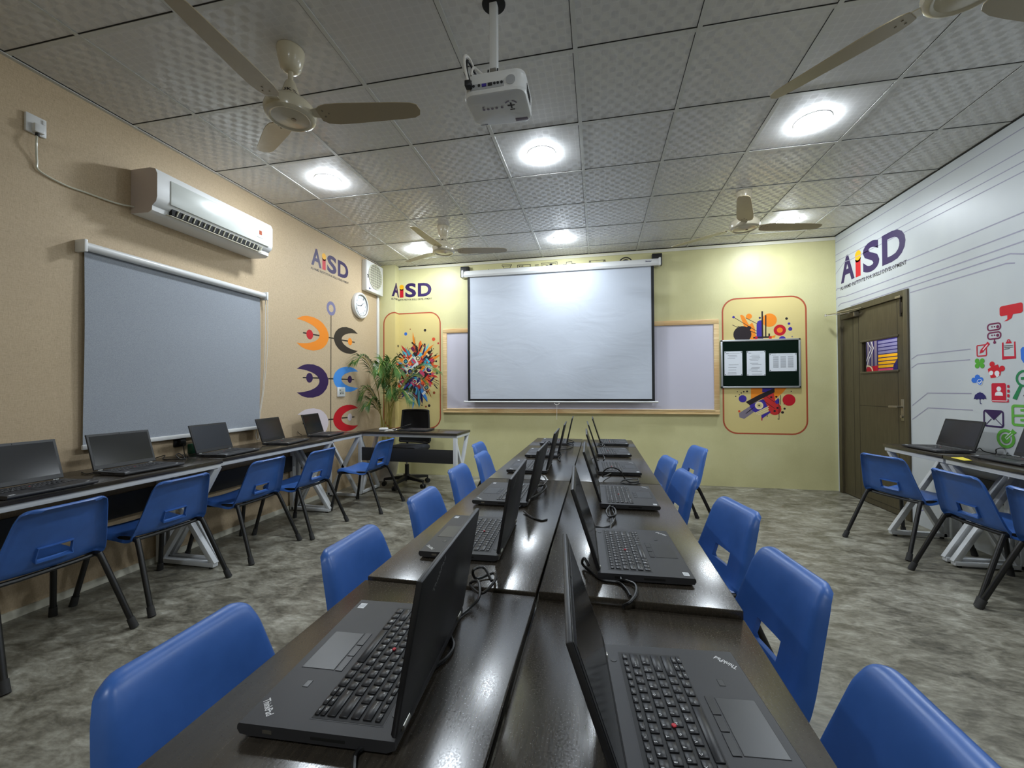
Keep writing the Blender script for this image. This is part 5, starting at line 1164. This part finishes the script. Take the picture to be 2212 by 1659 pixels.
# ------------------------------------------------------------------ cables on the centre tables
R4 = 0.0034
def cable(pts, label, r=R4, m='cable_black', group='black laptop cables'):
    b = MB(); b.tube(bez(pts, 7), r, m, 7); return tag(b.obj('power_cable'), label, 'cable', group)
def tp(u, v, h=0.005, base=T0): p = px(u, v, 2, base+h); return (p.x, p.y, p.z)
zz = T0
cable([tp(1062, 1255, .02), tp(1045, 1226, .035), tp(1022, 1232, .03), tp(1030, 1250, .006), tp(1066, 1238, .012), tp(1068, 1256, .018), tp(1040, 1282, .006), tp(1015, 1262, .006), tp(1033, 1256, .022), tp(1035, 1290, .012), tp(1012, 1315, .001), tp(985, 1338, .001), tp(972, 1365, .001), tp(980, 1395, .001), tp(965, 1420, .001), tp(930, 1448, .001), tp(905, 1475, .001), tp(893, 1520, .001), tp(870, 1560, .001), tp(815, 1600, .001), tp(772, 1625, .001), tp(764, 1665, .001), tp(766, 1720, .001)], 'long black cable coiled then running behind the near left laptop lid')
cable([(0.155, -4.456, zz+0.012), (0.155, -4.475, zz+0.012), tp(1345, 1252, .008), tp(1371, 1262, .008), tp(1374, 1282, .007), tp(1362, 1300, .006), tp(1348, 1308, -0.006), tp(1346, 1314, -0.012)], 'black cable plugged into the second laptop of the right row')
cable([tp(1272, 1222, .03), tp(1262, 1206, .04), tp(1258, 1218, .012), tp(1275, 1234, .005), tp(1300, 1252, .005), tp(1335, 1258, .005), tp(1352, 1272, .005), tp(1362, 1288, .01)], 'black cable from behind the second laptop lid of the right row')
cable([(0.16, -3.83, zz+0.012), tp(1322, 1100, .01), tp(1328, 1115, .012), tp(1322, 1132, .005), tp(1305, 1140, .005), tp(1286, 1138, .005)], 'black cable plugged into the third laptop of the right row')
cable([tp(1318, 1092, .02), tp(1310, 1104, .02), tp(1316, 1116, .01), tp(1330, 1112, .02), tp(1327, 1098, .02), tp(1316, 1098, .012), tp(1320, 1125, .005), tp(1318, 1145, .005), tp(1314, 1155, .004)], 'thin black cable loop beside the third laptop of the right row')
cable([(0.17, -3.19, zz+0.012), tp(1302, 1030, .02), tp(1305, 1017, .07), tp(1320, 1010, .09), tp(1338, 1016, .07), tp(1350, 1034, .02), tp(1362, 1042, .006), tp(1378, 1040, .006), tp(1376, 1034, .012), tp(1352, 1036, .016), tp(1342, 1042, .006), tp(1360, 1046, .006), tp(1382, 1044, .006)], 'black cable arching and coiled by the fourth laptop of the right row')
cable([tp(1302, 982, .012), tp(1306, 990, .03), tp(1300, 998, .006), tp(1292, 994, .006), tp(1284, 988, .02), tp(1272, 998, .02), tp(1276, 1004, .006)], 'small black cable loop by the fifth laptop of the right row')
cable([tp(1296, 952, .02), tp(1302, 957, .03), tp(1300, 964, .012), tp(1293, 958, .02), tp(1306, 962, .02), tp(1300, 968, .006)], 'small black cable tangle by the farthest right row laptop')
cable([tp(1112, 1100, .006), tp(1130, 1086, .006), tp(1155, 1074, .006), tp(1172, 1062, .012), tp(1180, 1052, .02), tp(1176, 1046, .01), tp(1165, 1064, .006), tp(1140, 1080, .014), tp(1122, 1096, .006)], 'black cable doubled up behind the third laptop lid of the left row')
cable([tp(1180, 1050, .01), tp(1172, 1038, .006), tp(1155, 1038, .006), tp(1150, 1046, .006), tp(1168, 1050, .02), tp(1180, 1040, .03), tp(1173, 1028, .03), tp(1160, 1024, .015), tp(1152, 1030, .006)], 'black cable loops behind the fourth laptop lid of the left row')
cable([tp(1178, 994, .006), tp(1192, 990, .006), tp(1198, 984, .012), tp(1194, 978, .02), tp(1206, 976, .03), tp(1212, 984, .02), tp(1206, 990, .006), tp(1210, 996, .006)], 'black cable tangle behind the fifth laptop lid of the left row')
cable([tp(1190, 970, .006), tp(1210, 972, .006), tp(1232, 968, .006), tp(1238, 962, .006), tp(1226, 958, .015), tp(1240, 955, .02), tp(1232, 951, .01), tp(1222, 950, .006)], 'black cable tangle behind the farthest left row laptop lid')
cable([tp(1172, 962, .006), tp(1178, 955, .04), tp(1186, 954, .045), tp(1192, 962, .012)], 'thin black cable arching before the farthest left row laptop')
cable([tp(1132, 1105, .006), tp(1148, 1117, .003), tp(1168, 1124, .003), tp(1182, 1122, .003)], 'short black cable end behind the second left row laptop lid')
# cables along the walls
zl = T0+0.006
lw = lambda u, v, h=0.004: tp(u, v, h, T0+0.002)
cable([(XL+0.04, -3.01, 0.815), (XL+0.045, -3.01, 0.775), (XL+0.05, -3.01, 0.745), lw(402, 990), lw(392, 992), lw(380, 984, .03), lw(388, 980, .035), lw(398, 990, .006), lw(372, 992), lw(352, 992), lw(356, 984, .02), lw(334, 990)], 'black cable from the wall plug coiled between two laptops under the blind', 0.003, group='cables at the beige wall')
cable([lw(176, 1020), lw(188, 1024), lw(205, 1020), lw(214, 1016), lw(206, 1005, .03), lw(210, 1000, .05)], 'black cable behind the left bottom corner of the blind', 0.003, group='cables at the beige wall')
cable([lw(620, 940, .01), lw(634, 936, .03), lw(640, 930, .05), lw(646, 936, .03), lw(652, 940, .01)], 'black cable arching between the two far laptops at the beige wall', 0.003, group='cables at the beige wall')
rw = lambda u, v, h=0.004: tp(u, v, h, 0.745)
cable([rw(2108, 975, .02), rw(2116, 968, .04), rw(2126, 975, .015), rw(2150, 980), rw(2152, 971, .035), rw(2164, 968, .045), rw(2176, 974, .02), rw(2172, 984), rw(2155, 982), rw(2185, 984)], 'black cable loop between the two laptops at the white wall', 0.003, group='cables at the white wall')
gb = MB(); gb.box((-2.90, -2.955, T0+0.002+0.035), (0.05, 0.055, 0.07), 'green_plastic', 0.006, seg=2)
gb.box((-2.90, -2.955, T0+0.002+0.071), (0.044, 0.048, 0.004), 'green_plastic', 0.001)
tag(gb.obj('green_box'), 'small dark green box behind a laptop below the blind', 'box')
q1, q2, q3, q4 = [px(u, v, 2, 0.7463) for u, v in ((2054, 988), (2080, 987.5), (2100, 994.5), (2083, 994.8))]
yn = MB(); yn.prism([q1, q2, q3, q4], (0, 0, -0.0008), 'yellow_paper'); tag(yn.obj('sticky_note'), 'yellow sticky note at the edge of the white wall table', 'note')

# ------------------------------------------------------------------ world and added corridor fill light
w = bpy.data.worlds.new('world'); SC.world = w; w.use_nodes = True
w.node_tree.nodes['Background'].inputs[0].default_value = (0.5, 0.55, 0.6, 1); w.node_tree.nodes['Background'].inputs[1].default_value = 0.05
ld_ = bpy.data.lights.new('corridor_fill', 'POINT'); ld_.energy = 60; ld_.shadow_soft_size = 0.1; lo = bpy.data.objects.new('corridor_fill', ld_); lo.location = (3.25, 0.3, 2.4); COL.objects.link(lo)  # fill light added so the corridor poster is not dark
